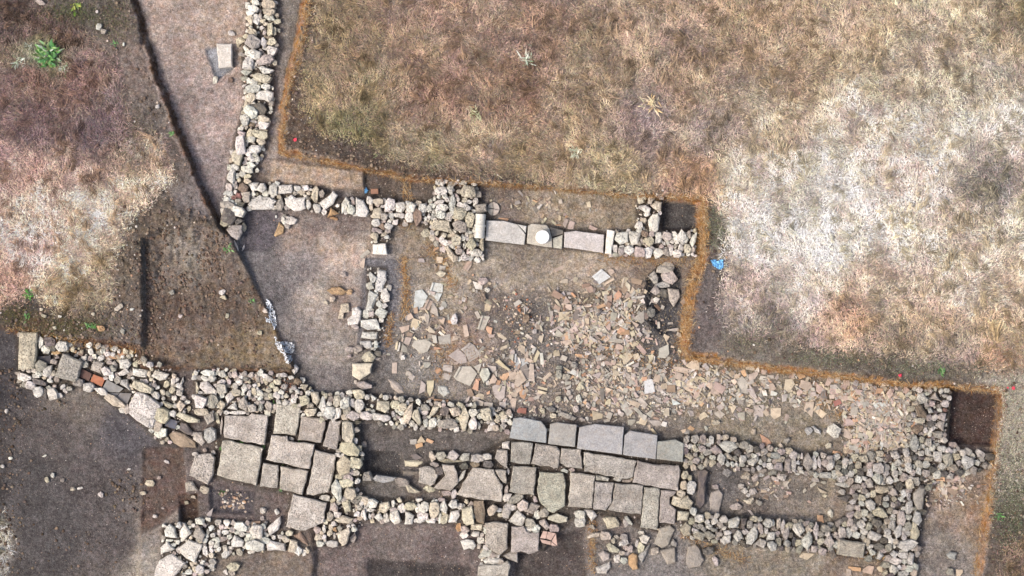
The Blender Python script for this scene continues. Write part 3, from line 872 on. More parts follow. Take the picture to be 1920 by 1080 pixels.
w = Wall("stone_wall", "sunken bluish-grey wall in a narrow slot between the pale floor and the tile spread", "stone wall", (705, 580), dim=1.1)
w.add(600, 470, 6, """590,300,90,110,0,l;P 650,210 750,225 750,330 690,470 620,450 620,370 l;560,395,80,70,0,g;P 550,440 660,490 600,640 580,690 515,670 530,560 l;735,510,80,130,0,l;775,415,60,60,0,g;
665,600,60,80,0,l;730,620,60,60,0,l;690,700,110,90,0,l;515,715,70,80,0,l;580,710,60,60,0,g;565,830,170,120,0,l;690,780,50,50,0,w;P 480,910 645,920 640,1000 455,985 l;720,700,40,60,0,g""", default='l', hs=.4, rise=.06)
w.add(600, 620, 6, "P 450,115 570,115 590,190 530,205 455,160 l;630,155,40,80,0,l", default='l', hs=.4, rise=.06)
w.chips(CORES[7][0], 51, 2, 3.9, 'glg')

# left end: covered drain
w = Wall("stone_drain", "stone-lined drain with grey and orange floor tiles running down from the left edge", "drain", (190, 710))
w.add(0, 600, 6, """P 215,145 420,140 400,400 385,550 195,560 y;P 700,370 930,470 855,705 800,690 610,640 g""", mat='porous', rise=.3, thick=.45, bevel=.04)
w.add(0, 600, 6, """465,245,65,120,5,w;575,240,110,110,0,d;600,310,80,70,0,d;520,330,95,75,20,w;625,365,95,40,5,o;705,300,115,110,0,w;785,275,60,40,20,w;640,250,20,100,10,b;
470,520,120,100,25,g;540,580,70,130,30,w;440,600,65,60,0,w;380,570,40,60,0,w;280,645,130,90,0,w;345,735,110,80,0,w;410,630,70,50,0,w;570,640,40,40,0,w;450,700,140,60,15,d;440,810,100,110,0,w;
590,825,95,130,-15,w;510,830,50,100,0,d;890,700,110,80,20,g;1000,755,115,90,5,w;1140,800,150,60,25,w;1300,915,210,95,25,y;P 1050,460 1170,480 1130,605 1015,560 g;1200,580,110,90,30,w;1255,630,60,90,0,w;
P 1330,450 1440,435 1475,500 1430,555 1345,550 w;1395,590,100,60,-25,w;P 1360,670 1440,660 1465,800 1350,720 l;P 1490,545 1665,560 1640,650 1490,625 w;P 1750,555 1900,610 1860,665 1790,685 1690,635 w;
1605,755,230,90,28,y;1755,840,90,60,30,w;1285,490,50,50,0,g;1270,550,70,70,0,g;1325,670,60,80,0,g;1235,480,50,40,0,p;740,240,50,40,0,d;960,500,70,60,0,g""")
w.add(200, 660, 6, """635,715,140,160,10,y;585,825,90,120,10,y;620,905,130,90,-10,w;P 625,545 770,600 700,645 650,610 y;745,690,70,70,10,w;840,605,80,100,0,y;920,745,240,80,15,y;555,485,90,60,40,w;
230,640,50,90,0,p""")
w.add(200, 660, 6, "P 250,590 330,450 440,470 610,600 520,860 480,865 340,780 250,690 w", mat='porous', rise=.28, thick=.4, relief=.02)
w.add(200, 660, 6, "P 700,930 750,890 880,920 1000,1010 1010,1080 830,1075 740,1020 b;P 800,870 840,790 900,800 970,900 960,940 870,915 d", mat='boulder', rise=.12)
for s_, rgb in (("P 920,545 1035,605 1000,690 890,640", (104, 80, 72)), ("P 1050,610 1185,660 1145,750 1015,690", (172, 112, 84)), ("P 1205,670 1390,770 1340,815 1210,810 1155,760", (142, 140, 136)),
                ("P 1350,820 1485,825 1430,950 1310,870", (128, 124, 122)), ("P 1235,820 1340,822 1310,865", (120, 118, 118)), ("P 410,410 570,400 570,500 420,470", (74, 72, 76)), ("P 850,215 930,220 930,310 830,290", (80, 74, 72))):
    for k, v, t in parse(s_):
        v = conv(k, v, 0, 600, 6); occ_add(k, v)
        poly_block("floor_tile", v, -0.36, .06, 'tile', alb(rgb), w.e, .008, step=40, jitter=0, relief=.002)
for k, v, t in parse("P 710,750 800,780 770,870 650,830"):
    v = conv(k, v, 200, 660, 6); occ_add(k, v)
    poly_block("floor_tile", v, -0.34, .06, 'tile', alb((92, 94, 104)), w.e, .008, step=40, jitter=0)
w.fill(CORES[8][0], 2.6, 5.2, 1500, 'wwypg', 220, 38); w.chips(CORES[8][0], 187, 1.6, 3.7)

# long wall above the pavement
w = Wall("stone_wall", "long rubble wall of packed pale stones along the top of the left pavement", "stone wall", (640, 770), dim=.97)
w.add(340, 660, 6, """305,240,130,65,5,w;270,300,90,60,15,w;350,300,80,60,-10,w;460,250,80,75,-5,w;385,245,60,30,-25,w;P 215,340 290,325 355,400 340,470 280,480 205,400 w;180,400,40,120,5,y;215,455,50,30,0,w;
365,445,65,80,0,w;455,335,80,55,0,w;460,420,95,110,-10,p;P 485,500 560,440 595,510 520,585 w;615,450,90,70,15,y;710,415,60,60,30,w;690,465,45,40,0,w;820,445,50,70,0,y;215,555,130,130,0,w;
360,555,100,130,0,g;455,595,70,90,0,y;460,490,45,50,0,w;P 510,630 610,560 625,650 w;700,585,100,130,0,p;800,630,80,90,0,p;895,625,50,80,0,g;905,570,60,50,0,g;985,610,70,110,-10,p;510,680,60,40,0,w;
640,680,160,40,0,w;230,670,140,75,5,y;320,735,100,120,20,g;395,715,40,170,-15,y;1075,485,80,60,30,w;990,300,80,60,0,p;1290,500,40,50,0,w;1270,540,60,60,0,w;1390,540,100,100,-10,y;
P 1450,450 1540,450 1560,540 1520,605 1470,560 y;1590,590,55,160,8,w;1625,495,40,60,0,y;1455,675,120,80,-15,y;1560,700,60,45,0,w;1310,330,70,60,0,b;1330,405,30,15,0,w""")
w.add(600, 620, 6, """30,830,60,150,5,w;65,735,40,50,0,y;105,820,60,60,0,w;195,795,90,120,0,y;285,810,100,110,0,w;365,815,60,90,0,w;445,830,90,120,0,w;110,910,110,120,20,w;200,930,70,120,10,w;300,900,80,120,25,g;
275,970,70,60,0,y;380,955,120,90,0,w;520,960,130,80,10,w;440,915,60,40,0,w;545,895,60,50,0,y;P 640,790 775,795 785,880 740,930 625,890 y;845,830,90,85,0,y;635,960,90,80,-25,w;720,985,140,80,0,w;
930,860,90,80,0,y;825,935,40,60,0,w;995,930,80,190,15,y;1090,975,110,170,0,y;1035,1045,50,60,0,w;1185,865,90,70,10,g;1175,915,80,50,0,w;P 1225,960 1270,850 1350,850 1320,920 1240,975 y;1410,900,90,90,0,d;
1525,910,120,90,0,y;1620,985,90,210,5,y;1720,920,90,80,0,w;1870,940,100,150,0,y;1720,1040,90,120,0,w;1190,1035,60,80,15,w;1270,1030,80,100,10,w;1340,1040,55,80,0,w;930,1020,60,90,-20,w;
1440,1040,180,100,0,g;1800,960,60,60,0,w;1790,1065,30,70,0,w;440,715,130,90,10,y;500,615,160,80,0,g""")
w.fill(CORES[9][0], 2.6, 5.2, 2200, 'wwypg', 270, 39); w.chips(CORES[9][0], 255, 1.6, 4.1)

PAVE = dict(bevel=.028, dome=0, tilt=.008, jitter=1.2, relief=.01)
w = Wall("pavement", "courtyard pavement of big square speckled slabs with dark open joints", "pavement", (520, 860), kind='structure', mat='granular', dim=.98)
w.add(340, 760, 6, """P 490,110 740,120 790,95 975,115 940,450 540,375 475,365 w;P 465,395 520,390 920,480 840,900 395,790 430,620 w;P 1355,120 1580,155 1620,200 1580,425 1305,385 g;
P 1665,170 1800,175 1750,500 1590,465 g;P 1015,330 1195,350 1205,400 1495,435 1440,720 955,615 y;P 1510,505 1745,560 1715,760 1660,980 1490,1010 1405,1000 y;P 920,645 1095,680 1080,930 880,910 g;
P 1120,690 1425,735 1365,1005 1110,940 1105,870 y""", rise=.25, thick=.3, name='slab', **PAVE)
w.add(340, 660, 6, "P 1070,575 1345,620 1290,940 1030,915 y", rise=.25, thick=.3, **PAVE)
w.add(500, 900, 6, "P 290,155 675,265 640,480 430,570 215,530 w", rise=.27, thick=.3, **PAVE)
for c in w.e.children: c.name = "slab"
w.add(340, 760, 6, "P 150,560 330,540 375,600 360,780 290,890 85,790 p", mat='porous', rise=.25, thick=.35)
w.add(340, 760, 6, """P 135,300 230,310 265,420 230,455 130,385 y;325,335,115,140,-5,w;P 40,870 120,855 185,960 50,975 w;265,945,100,70,20,y;155,545,60,40,0,w;360,530,50,40,0,w;265,505,40,40,0,p;450,230,20,150,5,w;1240,375,50,35,20,w;
640,985,20,20,0,w""")
w.chips(CORES[10][0], 68, 1.3, 3.1, 'gdp')

w = Wall("stone_wall", "cross wall of yellowish boulders along the right side of the left pavement", "stone wall", (655, 860), dim=.96)
w.add(600, 720, 6, """320,540,120,230,-3,y;335,735,190,130,8,y;270,910,130,190,0,y;405,885,140,110,15,y;470,790,50,45,0,w;405,1000,80,50,0,p;215,610,40,60,0,p;215,1040,80,50,0,y;320,1060,90,70,0,p;415,430,90,40,0,d;490,680,60,60,0,g""")
w.add(500, 900, 6, """790,110,90,220,-3,w;650,200,100,60,10,w;900,30,150,80,0,y;940,150,130,110,10,y;P 845,260 920,210 945,290 955,350 880,375 y;760,310,75,90,0,p;795,385,75,60,0,w;720,405,60,90,0,g;
P 750,450 850,395 985,440 930,490 800,480 y;575,555,80,80,0,p;645,550,35,80,0,w;590,650,80,80,0,y;600,715,80,60,0,w;660,690,40,60,0,p;740,715,120,65,0,w;P 790,600 930,530 940,580 900,720 860,745 810,700 y;
975,640,65,110,15,p;1005,240,70,60,0,g;770,555,40,50,0,o;1050,300,60,60,0,g;1020,380,60,60,0,w""")
w.fill(CORES[11][0], 2.6, 5.2, 700, 'wwypg', 120, 41); w.chips(CORES[11][0], 102, 1.6, 3.9)

w = Wall("stone_wall", "single row of upright pale stones on the lower edge of the sunken room", "stone wall", (770, 960))
w.add(660, 820, 6, """150,715,80,100,0,y;95,780,50,50,0,g;240,740,100,90,10,w;P 305,740 420,730 430,790 370,860 310,840 y;135,875,65,120,0,w;210,815,80,40,0,w;300,895,80,70,10,w;385,905,65,90,0,w;200,890,30,50,0,w;
235,885,40,50,0,p;485,900,110,140,0,w;470,820,70,60,0,p;465,745,40,70,0,w;560,795,75,90,15,w;655,775,120,75,0,y;P 600,840 640,835 700,880 680,975 590,980 w;745,790,60,90,0,w;820,780,80,110,20,w;
795,880,110,80,0,w;770,930,70,60,0,w;850,930,40,70,0,w;905,935,65,60,0,w;930,800,100,150,0,y;1030,785,80,120,0,w;1040,850,60,40,0,y;990,910,30,110,5,w;1045,915,70,100,20,y;1140,750,95,85,0,w;
1215,780,50,60,0,w;P 1110,830 1200,820 1220,880 1170,955 1080,965 w;1305,880,110,210,0,y;1440,840,110,240,-3,b;1580,815,120,80,-50,y;1650,815,70,40,0,m;1675,870,60,40,0,y;1740,830,80,160,15,g;1810,785,70,60,0,w""")
w.add(820, 900, 6, """P 380,490 515,500 500,575 370,560 y;310,555,85,75,0,p;430,610,90,55,0,w;490,680,70,70,0,p;505,625,40,50,0,p;470,740,45,60,0,p;300,620,80,60,0,w;
P 260,690 330,665 400,680 440,740 400,790 360,770 300,790 w;240,530,60,90,0,o""")
w.fill(CORES[12][0], 2.6, 5.2, 1300, 'wwypg', 200, 42); w.chips(CORES[12][0], 153, 1.6, 3.9)

w = Wall("pavement", "central pavement of worn pitted slabs between the two sunken rooms", "pavement", (1060, 910), kind='structure', mat='granular', dim=.93)
w.add(660, 820, 6, """P 755,345 830,320 930,350 975,440 930,520 880,545 750,500 y;P 1005,310 1155,320 1185,400 1190,520 1110,600 920,570 1050,430 w;P 1355,345 1590,355 1620,430 1700,550 1685,720 1400,690 1170,650 y;
P 1612,365 1740,375 1735,520 1690,500 1630,430 w;P 1630,140 1755,145 1750,350 1680,310 1600,240 g""", rise=.21, thick=.28, **PAVE)
w.add(900, 760, 6, """P 350,410 430,405 595,430 560,670 345,640 g;P 630,430 870,460 905,520 880,705 580,665 g;P 920,485 1135,495 1155,715 970,695 900,650 g;P 370,680 635,700 605,1015 330,975 p;
P 670,745 940,765 960,850 960,1080 948,1130 828,1218 768,1188 660,1068 645,940 v""", rise=.21, thick=.28, **PAVE)
w.add(1040, 800, 6, """P 330,285 920,380 880,560 830,590 640,560 330,500 g;P 930,385 1110,425 1400,440 1410,500 1390,720 1180,690 880,625 g;P 180,515 460,550 450,620 425,920 150,905 w;
P 455,620 665,640 650,720 640,850 570,945 435,930 g;P 680,640 1000,655 975,985 710,965 600,940 650,850 g;P 470,540 620,580 600,610 470,600 g;710,590,80,40,0,w;810,610,90,30,0,p""", rise=.2, thick=.28, **PAVE)
w.add(1080, 900, 6, "P 768,82 945,95 915,560 725,540 g;P 955,110 1135,130 1060,200 1060,270 1130,330 1110,495 940,480 p", rise=.2, thick=.28, **PAVE)
w.add(820, 900, 6, "P 540,490 640,470 800,490 785,780 700,850 640,810 540,735 w;P 840,525 970,520 1010,580 1150,600 1140,800 1030,830 940,810 830,815 g;P 460,970 540,955 700,950 790,910 830,970 790,1080 450,1080 w", rise=.21, thick=.28, **PAVE)
for c in w.e.children: c.name = "slab"
w.add(660, 820, 6, """1235,440,40,150,30,w;P 1690,60 1775,40 1775,135 1690,125 w;675,580,170,75,15,y;870,580,110,60,10,y;1065,625,90,60,0,p;1145,640,50,90,10,w;180,440,100,100,-15,g;360,470,210,75,5,l;565,505,140,90,15,g;
980,370,80,80,0,d;930,310,90,50,10,p;1115,270,240,45,5,y;1260,320,90,60,0,d;1385,305,100,60,0,b;1530,300,110,70,0,d;905,215,70,100,0,y;1000,205,100,90,0,g;1130,205,120,95,-10,w;
P 1200,245 1250,180 1325,185 1330,270 1240,275 w;1410,235,140,85,8,l;1525,215,80,70,0,w;1745,670,110,80,-35,w;1840,690,160,80,-20,g""", mat='limestone', dim=.92)
w.add(660, 820, 6, "P 585,262 800,265 800,310 745,335 590,330 y;P 570,375 745,375 740,465 575,450 d", mat='smooth', rise=.05)
w.add(900, 760, 6, "950,735,75,45,5,w;1035,725,60,35,10,p;295,960,40,100,10,p;320,745,20,60,0,w", mat='limestone')
w.add(820, 900, 6, """P 800,460 910,335 1000,420 960,525 880,510 w;P 455,870 540,750 620,820 590,870 470,885 w;640,845,80,40,0,p;P 510,910 600,870 735,890 700,945 540,945 w;P 740,860 820,815 905,820 905,935 830,910 p;
P 1150,460 1210,440 1270,530 1230,570 1150,500 p;1310,535,100,80,0,p;1350,430,170,85,3,y;1200,370,90,90,0,y;1120,395,60,90,0,w;1045,480,110,90,20,g;1110,545,80,80,0,w;1030,560,90,60,0,w;
P 1060,250 1160,290 1080,390 970,350 g;960,280,100,110,0,p;850,305,80,55,0,w;770,350,50,110,10,p;1100,215,40,70,-25,p""", mat='limestone', dim=.95)
w.add(1080, 900, 6, "45,380,110,80,0,w;45,470,100,110,0,w;P 90,335 190,335 240,400 175,470 w;P 300,430 340,410 450,420 500,490 480,530 360,550 y;590,460,110,50,45,w;560,480,60,80,0,g", mat='limestone')
w.add(1040, 800, 6, """1475,440,60,80,0,y;1560,455,60,80,0,y;1460,545,70,90,30,y;1520,575,55,60,0,y;1450,655,80,90,10,y;1535,680,110,130,10,w;1425,750,80,80,0,y;
P 1310,880 1340,780 1440,790 1500,780 1560,850 1530,930 1430,920 y;1650,450,80,60,0,g;P 1390,950 1515,960 1500,1060 1380,1050 y;1560,950,80,80,0,w;1620,1030,100,80,0,w""", mat='limestone', dim=.93)
CTR = w.e
SHARDS = w
for s_ in ("P 1190,575 1240,580 1220,660 1155,655", "P 1245,580 1330,600 1280,680 1225,660", "P 1335,605 1350,740 1285,690", "P 1155,665 1275,690 1275,730 1180,710", "P 1285,695 1340,745 1280,735"):
    for k, v, t in parse(s_):
        v = conv(k, v, 820, 900, 6); occ_add(k, v)
        cx, cy, _ = bounds_r(v)
        poly_block("floor_tile", v, -.2, .08, 'tile', alb((190, 162, 148)), w.e, .006, step=40, jitter=0, relief=.003)
w.chips(CORES[13][0], 153, 1.4, 3.5, 'gdpy')

w = Wall("slab_row", "straight row of five smooth blue-grey slabs above the central pavement", "stone row", (1120, 820), mat='smooth', dim=.82)
w.add(900, 760, 6, "P 375,145 460,135 690,180 755,270 745,425 330,370 n;P 790,210 870,190 1090,220 1070,470 765,435 N;P 1120,245 1300,210 1620,245 1600,555 1090,485 n", rise=.2, thick=.3, bevel=.02, dome=0, jitter=.3, tilt=.008, relief=.003)
w.add(1040, 800, 6, "P 790,95 850,45 1160,95 1140,365 770,320 n;P 1160,165 1240,160 1360,145 1455,190 1445,400 1145,365 N", rise=.2, thick=.3, bevel=.02, dome=0, jitter=.3, tilt=.008, relief=.003)
for c in w.e.children: c.name = "slab"

# right hand building
w = Wall("stone_wall", "grey rubble wall with round boulders, top side of the right sunken room", "stone wall", (1430, 860), dim=.84)
w.add(1280, 790, 6, """45,200,60,80,10,p;140,200,80,90,0,p;220,200,70,90,0,p;325,215,50,90,0,w;245,245,40,45,0,w;290,265,50,40,0,w;180,265,40,25,0,w;P 410,260 460,225 580,230 625,290 560,340 510,360 450,320 w;
P 295,320 370,265 440,320 455,350 370,375 p;680,270,90,80,0,p;750,305,70,90,0,p;830,315,80,70,0,d;335,405,70,50,0,w;435,420,75,110,0,w;675,430,80,90,10,w;P 720,440 850,390 860,440 800,505 740,490 w;
800,385,60,50,0,w;560,480,40,60,0,w;605,485,45,50,0,w;505,480,40,60,0,w;665,490,70,40,0,w;920,420,60,60,0,d;965,430,60,50,0,w;1040,380,100,70,0,l;1030,450,60,50,0,p;980,505,70,70,0,w;920,490,50,50,0,w;
875,455,40,70,0,w;1080,510,100,90,0,p;P 1150,420 1230,410 1215,560 1140,560 p;1250,500,50,150,0,w;1295,465,50,45,0,m;1320,530,50,50,0,w;1405,460,85,170,3,p;1480,460,50,140,-5,w;1535,460,45,140,0,w;
1600,465,70,70,0,p;1650,500,60,90,0,w;1695,475,40,70,0,w;1580,380,60,60,0,p;1500,370,50,60,0,w;1300,385,40,50,0,w;1340,390,30,70,0,w;1830,450,70,80,0,w;1890,470,40,40,0,w;
P 1545,570 1680,580 1672,645 1540,635 w;1500,600,70,60,0,w;1490,655,80,50,0,p;1390,585,60,50,0,p;1340,565,60,50,0,w;1300,590,60,30,0,w;720,540,90,40,0,g;860,525,60,50,0,w""")
w.fill(CORES[15][0], 3.6, 6.5, 2600, 'wpgyd', 230, 15); w.chips(CORES[15][0], 272, 1.5, 3.7, 'wpgd')

w = Wall("stone_wall", "grey rubble wall with tall boulders, lower side of the right sunken room", "stone wall", (1420, 1000), dim=.85)
w.add(1300, 900, 6, """340,440,90,70,0,w;P 385,450 500,415 530,440 500,540 400,540 w;P 540,425 610,430 600,480 580,580 540,540 d;635,495,70,80,20,g;P 600,620 690,515 730,580 720,650 660,735 600,720 w;755,540,50,120,-10,p;
840,480,90,90,0,w;900,480,35,70,0,w;960,490,50,110,10,y;1005,530,50,140,10,w;820,570,40,70,0,w;P 850,590 920,585 920,670 825,680 w;1040,600,70,140,15,p;1080,510,80,60,0,y;
P 1120,500 1215,480 1265,570 1215,620 1200,650 1120,560 w;P 1215,680 1300,570 1340,640 1345,710 1295,790 1220,740 w;1380,575,55,160,5,w;P 690,720 760,660 835,690 800,780 w;885,735,95,100,0,w;960,690,50,90,0,g;
1055,710,70,70,0,l;1130,690,40,90,0,d;1360,770,75,80,0,p;1450,800,90,80,0,p;1520,690,100,110,0,p;P 455,640 500,560 540,580 560,650 500,705 w;P 305,690 350,630 430,620 425,700 350,730 w;180,620,120,80,0,g;
290,610,80,50,0,p;385,590,75,50,0,w;65,630,120,90,20,y;230,560,70,40,0,g;175,525,60,60,0,w;300,500,60,80,-20,p;1480,545,90,80,0,g;20,570,70,60,0,w;70,440,110,80,0,y""")
w.add(1080, 900, 6, "P 1170,550 1240,475 1300,520 1290,630 1210,630 y;1350,580,60,60,0,w;1430,550,50,60,0,g;1180,420,60,60,0,y")
w.fill(CORES[16][0], 3.4, 6, 1800, 'wpgyd', 160, 16); w.chips(CORES[16][0], 187, 1.5, 3.7, 'wpgd')

w = Wall("rubble_platform", "broad platform of tightly packed round grey stones at the lower right", "stone platform", (1650, 950), dim=.84)
w.add(1560, 900, 6, """120,45,140,70,0,w;110,135,80,60,0,w;P 60,190 130,180 215,155 230,190 170,265 d;265,185,70,70,0,g;200,310,110,80,0,p;290,315,50,80,0,p;60,80,50,50,0,d;270,75,100,60,0,g;360,60,60,60,0,g;365,130,80,60,0,g;
P 475,140 520,60 640,80 645,130 560,155 y;P 640,140 690,85 730,100 750,170 680,180 p;P 490,165 590,165 555,270 490,260 b;430,275,100,110,0,w;330,260,60,60,0,w;605,275,70,55,45,l;805,150,60,80,0,w;
775,215,60,50,0,w;610,215,60,50,0,w;690,280,60,60,0,p;860,175,45,60,0,w;865,215,40,40,0,w;865,305,70,150,10,w;800,325,50,50,0,w;P 455,350 530,300 580,320 640,420 580,435 470,400 y;370,365,70,80,0,w;
365,440,50,50,0,w;500,480,110,120,0,d;705,355,70,50,0,p;690,405,50,40,0,w;680,440,70,35,0,w;675,510,80,110,0,w;585,520,60,80,0,g;775,430,90,150,0,p;955,430,90,140,0,w;930,580,90,190,5,y;
110,580,80,120,0,w;190,590,70,110,0,w;265,615,90,70,0,w;P 400,610 440,570 560,620 560,660 510,695 400,660 w;740,570,80,160,8,w;800,550,50,50,0,w;795,600,50,50,0,w;810,650,50,60,0,w;620,630,80,45,0,w;
655,680,60,80,0,w;715,690,70,60,0,p;425,750,70,60,0,w;450,805,90,80,0,w;520,740,110,80,0,d;P 500,890 540,790 590,850 540,900 w;635,760,75,90,0,g;700,745,40,50,0,w;840,725,190,110,-10,w;810,800,90,30,0,w;
805,850,110,70,0,w;P 850,900 880,810 930,830 920,960 860,950 w;700,835,80,70,0,w;715,910,120,80,0,w;815,915,60,60,0,w;690,1000,90,100,0,w;750,980,50,50,0,m;870,1000,100,80,0,w;800,1050,120,60,0,w;920,1040,60,80,0,y""")
w.add(1560, 900, 6, "P 85,670 380,710 360,885 55,840 w", mat='granular', rise=.26, thick=.35, bevel=.04, dome=.01)
w.add(1560, 900, 6, "P 920,150 990,85 1055,90 1020,330 970,345 920,230 g", mat='boulder', rise=.18)
w.add(1500, 800, 6, """655,430,70,80,0,y;875,460,110,110,0,w;970,450,60,70,0,l;1055,460,60,90,0,w;1130,470,70,50,0,w;1335,495,65,90,0,w;1215,450,70,110,0,w;1280,445,40,50,0,w;865,580,110,110,10,w;915,625,60,60,0,w;
1005,605,80,80,-30,w;680,510,70,80,0,d;720,580,60,60,0,w;1230,640,90,110,0,y;1245,580,80,60,0,w;1280,180,90,140,0,l;1360,145,75,70,0,y;1445,180,80,90,0,w;1390,215,45,50,0,m;1335,235,50,50,0,w;1360,300,70,60,0,w;
1290,265,50,40,0,w;1550,340,95,120,0,w;1660,370,110,140,0,p;1880,395,130,140,0,w;1715,210,100,70,0,p;1775,245,40,50,0,p;1830,290,60,70,0,w;P 1490,60 1610,50 1610,140 1500,100 g;505,390,60,80,0,w;
570,400,40,70,0,l;345,430,70,110,0,w;275,410,50,70,0,p;450,570,60,60,0,w;530,540,40,90,10,w;390,530,70,90,0,w""")
w.fill(CORES[17][0], 3.8, 7.2, 6000, 'wwpgyd', 286, 17); w.chips(CORES[17][0], 544, 1.6, 3.9, 'wpgd')

w = Wall("stone_wall", "rough wall of rounded stones beside the freshly cut dark square", "stone wall", (1745, 780), dim=.86)
w.add(1600, 690, 6, """P 710,380 730,290 790,275 850,350 830,390 750,405 w;P 860,350 930,270 985,370 p;P 700,420 770,410 840,520 820,565 740,550 b;P 640,690 690,640 790,650 800,690 720,750 b;P 840,450 880,440 915,500 850,515 l;
P 920,550 1000,500 1050,510 1030,610 p;P 920,650 970,600 1035,610 1020,715 p;P 890,715 1015,725 1000,800 920,780 g;1030,400,80,70,0,w;970,475,50,50,0,w;1030,470,50,40,0,r;985,260,50,70,0,w;1045,255,70,50,0,w;
920,235,40,50,0,w;855,215,40,50,0,w;830,290,60,40,0,w;825,415,50,50,0,p;880,400,60,60,0,p;745,590,120,60,0,y;860,740,40,70,15,w;810,700,50,60,0,w;1030,310,60,40,0,p;1080,340,50,60,0,w""")
w.fill(CORES[18][0], 3.4, 6, 800, 'wpgyd', 90, 18); w.chips(CORES[18][0], 102, 1.5, 3.7, 'wpgd')

w = Wall("stone_wall", "tumbled wall of big boulders and small stones at the bottom left corner", "stone wall", (420, 1010))
w.add(260, 900, 6, """P 285,570 340,495 405,540 430,655 300,640 w;P 455,580 520,490 560,550 595,600 520,670 460,640 w;455,510,60,70,-20,w;685,605,110,150,10,g;P 625,440 680,420 740,440 730,505 640,500 w;P 245,760 320,700 410,780 330,805 245,840 w;
P 425,785 560,670 715,730 705,780 625,935 530,880 w;P 170,1060 230,900 370,835 530,940 400,1090 180,1090 w;345,680,80,30,0,w;440,695,50,50,0,w;395,730,60,40,0,w;745,800,50,100,-10,w;835,620,50,45,0,w;
905,585,40,60,0,w;975,590,70,45,0,w;1025,640,50,50,0,w;1050,560,60,60,0,p;1150,530,130,90,5,w;P 1040,690 1075,620 1190,690 1170,750 1040,755 w;1330,580,140,140,20,w;1265,640,110,80,10,w;1310,740,200,110,5,w;
1415,675,110,70,10,w;P 1440,720 1480,685 1640,720 1650,800 1540,790 1445,795 w;1165,610,60,50,0,w;1220,670,50,50,0,w;1240,540,40,60,0,w;P 1440,540 1590,410 1605,480 1570,560 1475,635 w;
P 1700,670 1795,690 1770,820 1675,815 y;1655,665,80,70,0,y;1695,595,70,60,0,y;1800,795,70,90,0,w;1860,815,40,70,0,w;1900,790,50,70,0,y;1400,520,60,50,0,w;1110,590,60,40,0,w""", rise=.18)
w.add(260, 900, 6, "P 1740,620 1830,590 1900,690 1900,740 1840,710 b", mat='boulder', rise=.08)
w.fill(CORES[19][0], 2.6, 5.2, 1200, 'wwypg', 160, 49); w.chips(CORES[19][0], 153, 1.4, 3.7)

# ------------------------------------------------------------------ loose things: fallen roof tiles, stray stones
LAND = [(712, 467, "small squared block"), (858, 470, "stone heap"), (1018, 443, "white column drum"), (705, 580, "sunken bluish wall"), (1245, 560, "dark corner pit"),
        (1165, 560, "densest tile heap"), (1075, 630, "densest tile heap"), (985, 585, "dark gravelly hollow"), (870, 640, "biggest grey roof tile"), (905, 725, "biggest grey roof tile"), (790, 560, "yellow straw line"),
        (800, 640, "tan roof tile"), (970, 800, "five grey slabs"), (1110, 790, "five grey slabs"), (1240, 815, "five grey slabs"), (1280, 672, "inner trench corner"), (1420, 700, "inner trench corner"), (1580, 720, "orange cut edge"),
        (1660, 790, "dense sherd bed"), (1600, 790, "dense sherd bed"), (1825, 780, "dark square cut"), (1790, 900, "rubble platform"), (680, 692, "greenish dome boulder"), (1430, 850, "grey boulder wall"), (830, 775, "long packed wall"),
        (1420, 930, "sunken room floor"), (1220, 1020, "pinkish paving slab"), (640, 580, "pale bitten blocks"), (520, 420, "two big pale wall blocks"), (1150, 700, "stony tile scatter"), (1500, 780, "straw-coloured floor"),
        (330, 500, "raked soil trench"), (190, 660, "stone drain"), (440, 940, "charcoal patch"), (415, 105, "upright pale block"), (1440, 780, "straw-coloured floor"), (1040, 720, "stony tile scatter"), (940, 690, "ridged grey tile")]
CNAME = {'g': 'grey', 'y': 'buff', 'p': 'pinkish', 'o': 'orange', 'b': 'brown', 'd': 'dark grey', 'l': 'pale grey', 'w': 'whitish', 'r': 'red', 'm': 'white'}
LOOSE = []
def direction(px, py, lx, ly):
    dx, dy = px - lx, py - ly
    if abs(dx) > 1.6 * abs(dy): return "right of" if dx > 0 else "left of"
    if abs(dy) > 1.6 * abs(dx): return "below" if dy > 0 else "above"
    return ("lower " if dy > 0 else "upper ") + ("right of" if dx > 0 else "left of")

def note(o, px, py, size, tone, shape, noun, cat, group):
    lx, ly, ph = min(LAND, key=lambda l: (l[0] - px) ** 2 + (l[1] - py) ** 2)
    LOOSE.append(dict(o=o, px=px, py=py, size=size, c=CNAME[tone], shape=shape, noun=noun, cat=cat, group=group, dir=direction(px, py, lx, ly), ph=ph))

def label_loose():
    def base(d, shape=True):
        s = "big" if d['size'] > 26 else ("small" if d['size'] < 12 else "medium")
        t = "%s %s %s%s lying %s the %s" % (s, d['c'], (d['shape'] + " ") if shape else "", d['noun'], d['dir'].replace("upper left of", "up and left of").replace("upper right of", "up and right of").replace("lower left of", "down and left of").replace("lower right of", "down and right of"), d['ph'])
        return t
    by = {}
    for d in LOOSE: by.setdefault(base(d), []).append(d)
    for t, L in by.items():
        if len(L) == 1:
            props(L[0]['o'], t, L[0]['cat'], L[0]['group']); continue
        L.sort(key=lambda d: d['px'])
        spread_x = L[-1]['px'] - L[0]['px']; ys_ = [d['py'] for d in L]
        if max(ys_) - min(ys_) > spread_x:
            L.sort(key=lambda d: d['py']); names = ("topmost", "lowest")
        else:
            names = ("leftmost", "rightmost")
        for i, d in enumerate(L):
            q = names[0] if i == 0 else names[1] if i == len(L) - 1 else ("middle" if len(L) == 3 else "second " + names[0] if i == 1 else "second " + names[1] if i == len(L) - 2 else "middle")
            props(d['o'], q + " " + t, d['cat'], d['group'])

TILES = []
SMALL_TILES = []
def tile(poly, tone, top_lift=None):
    TILES.append((poly, tone)); occ_add('P', poly)

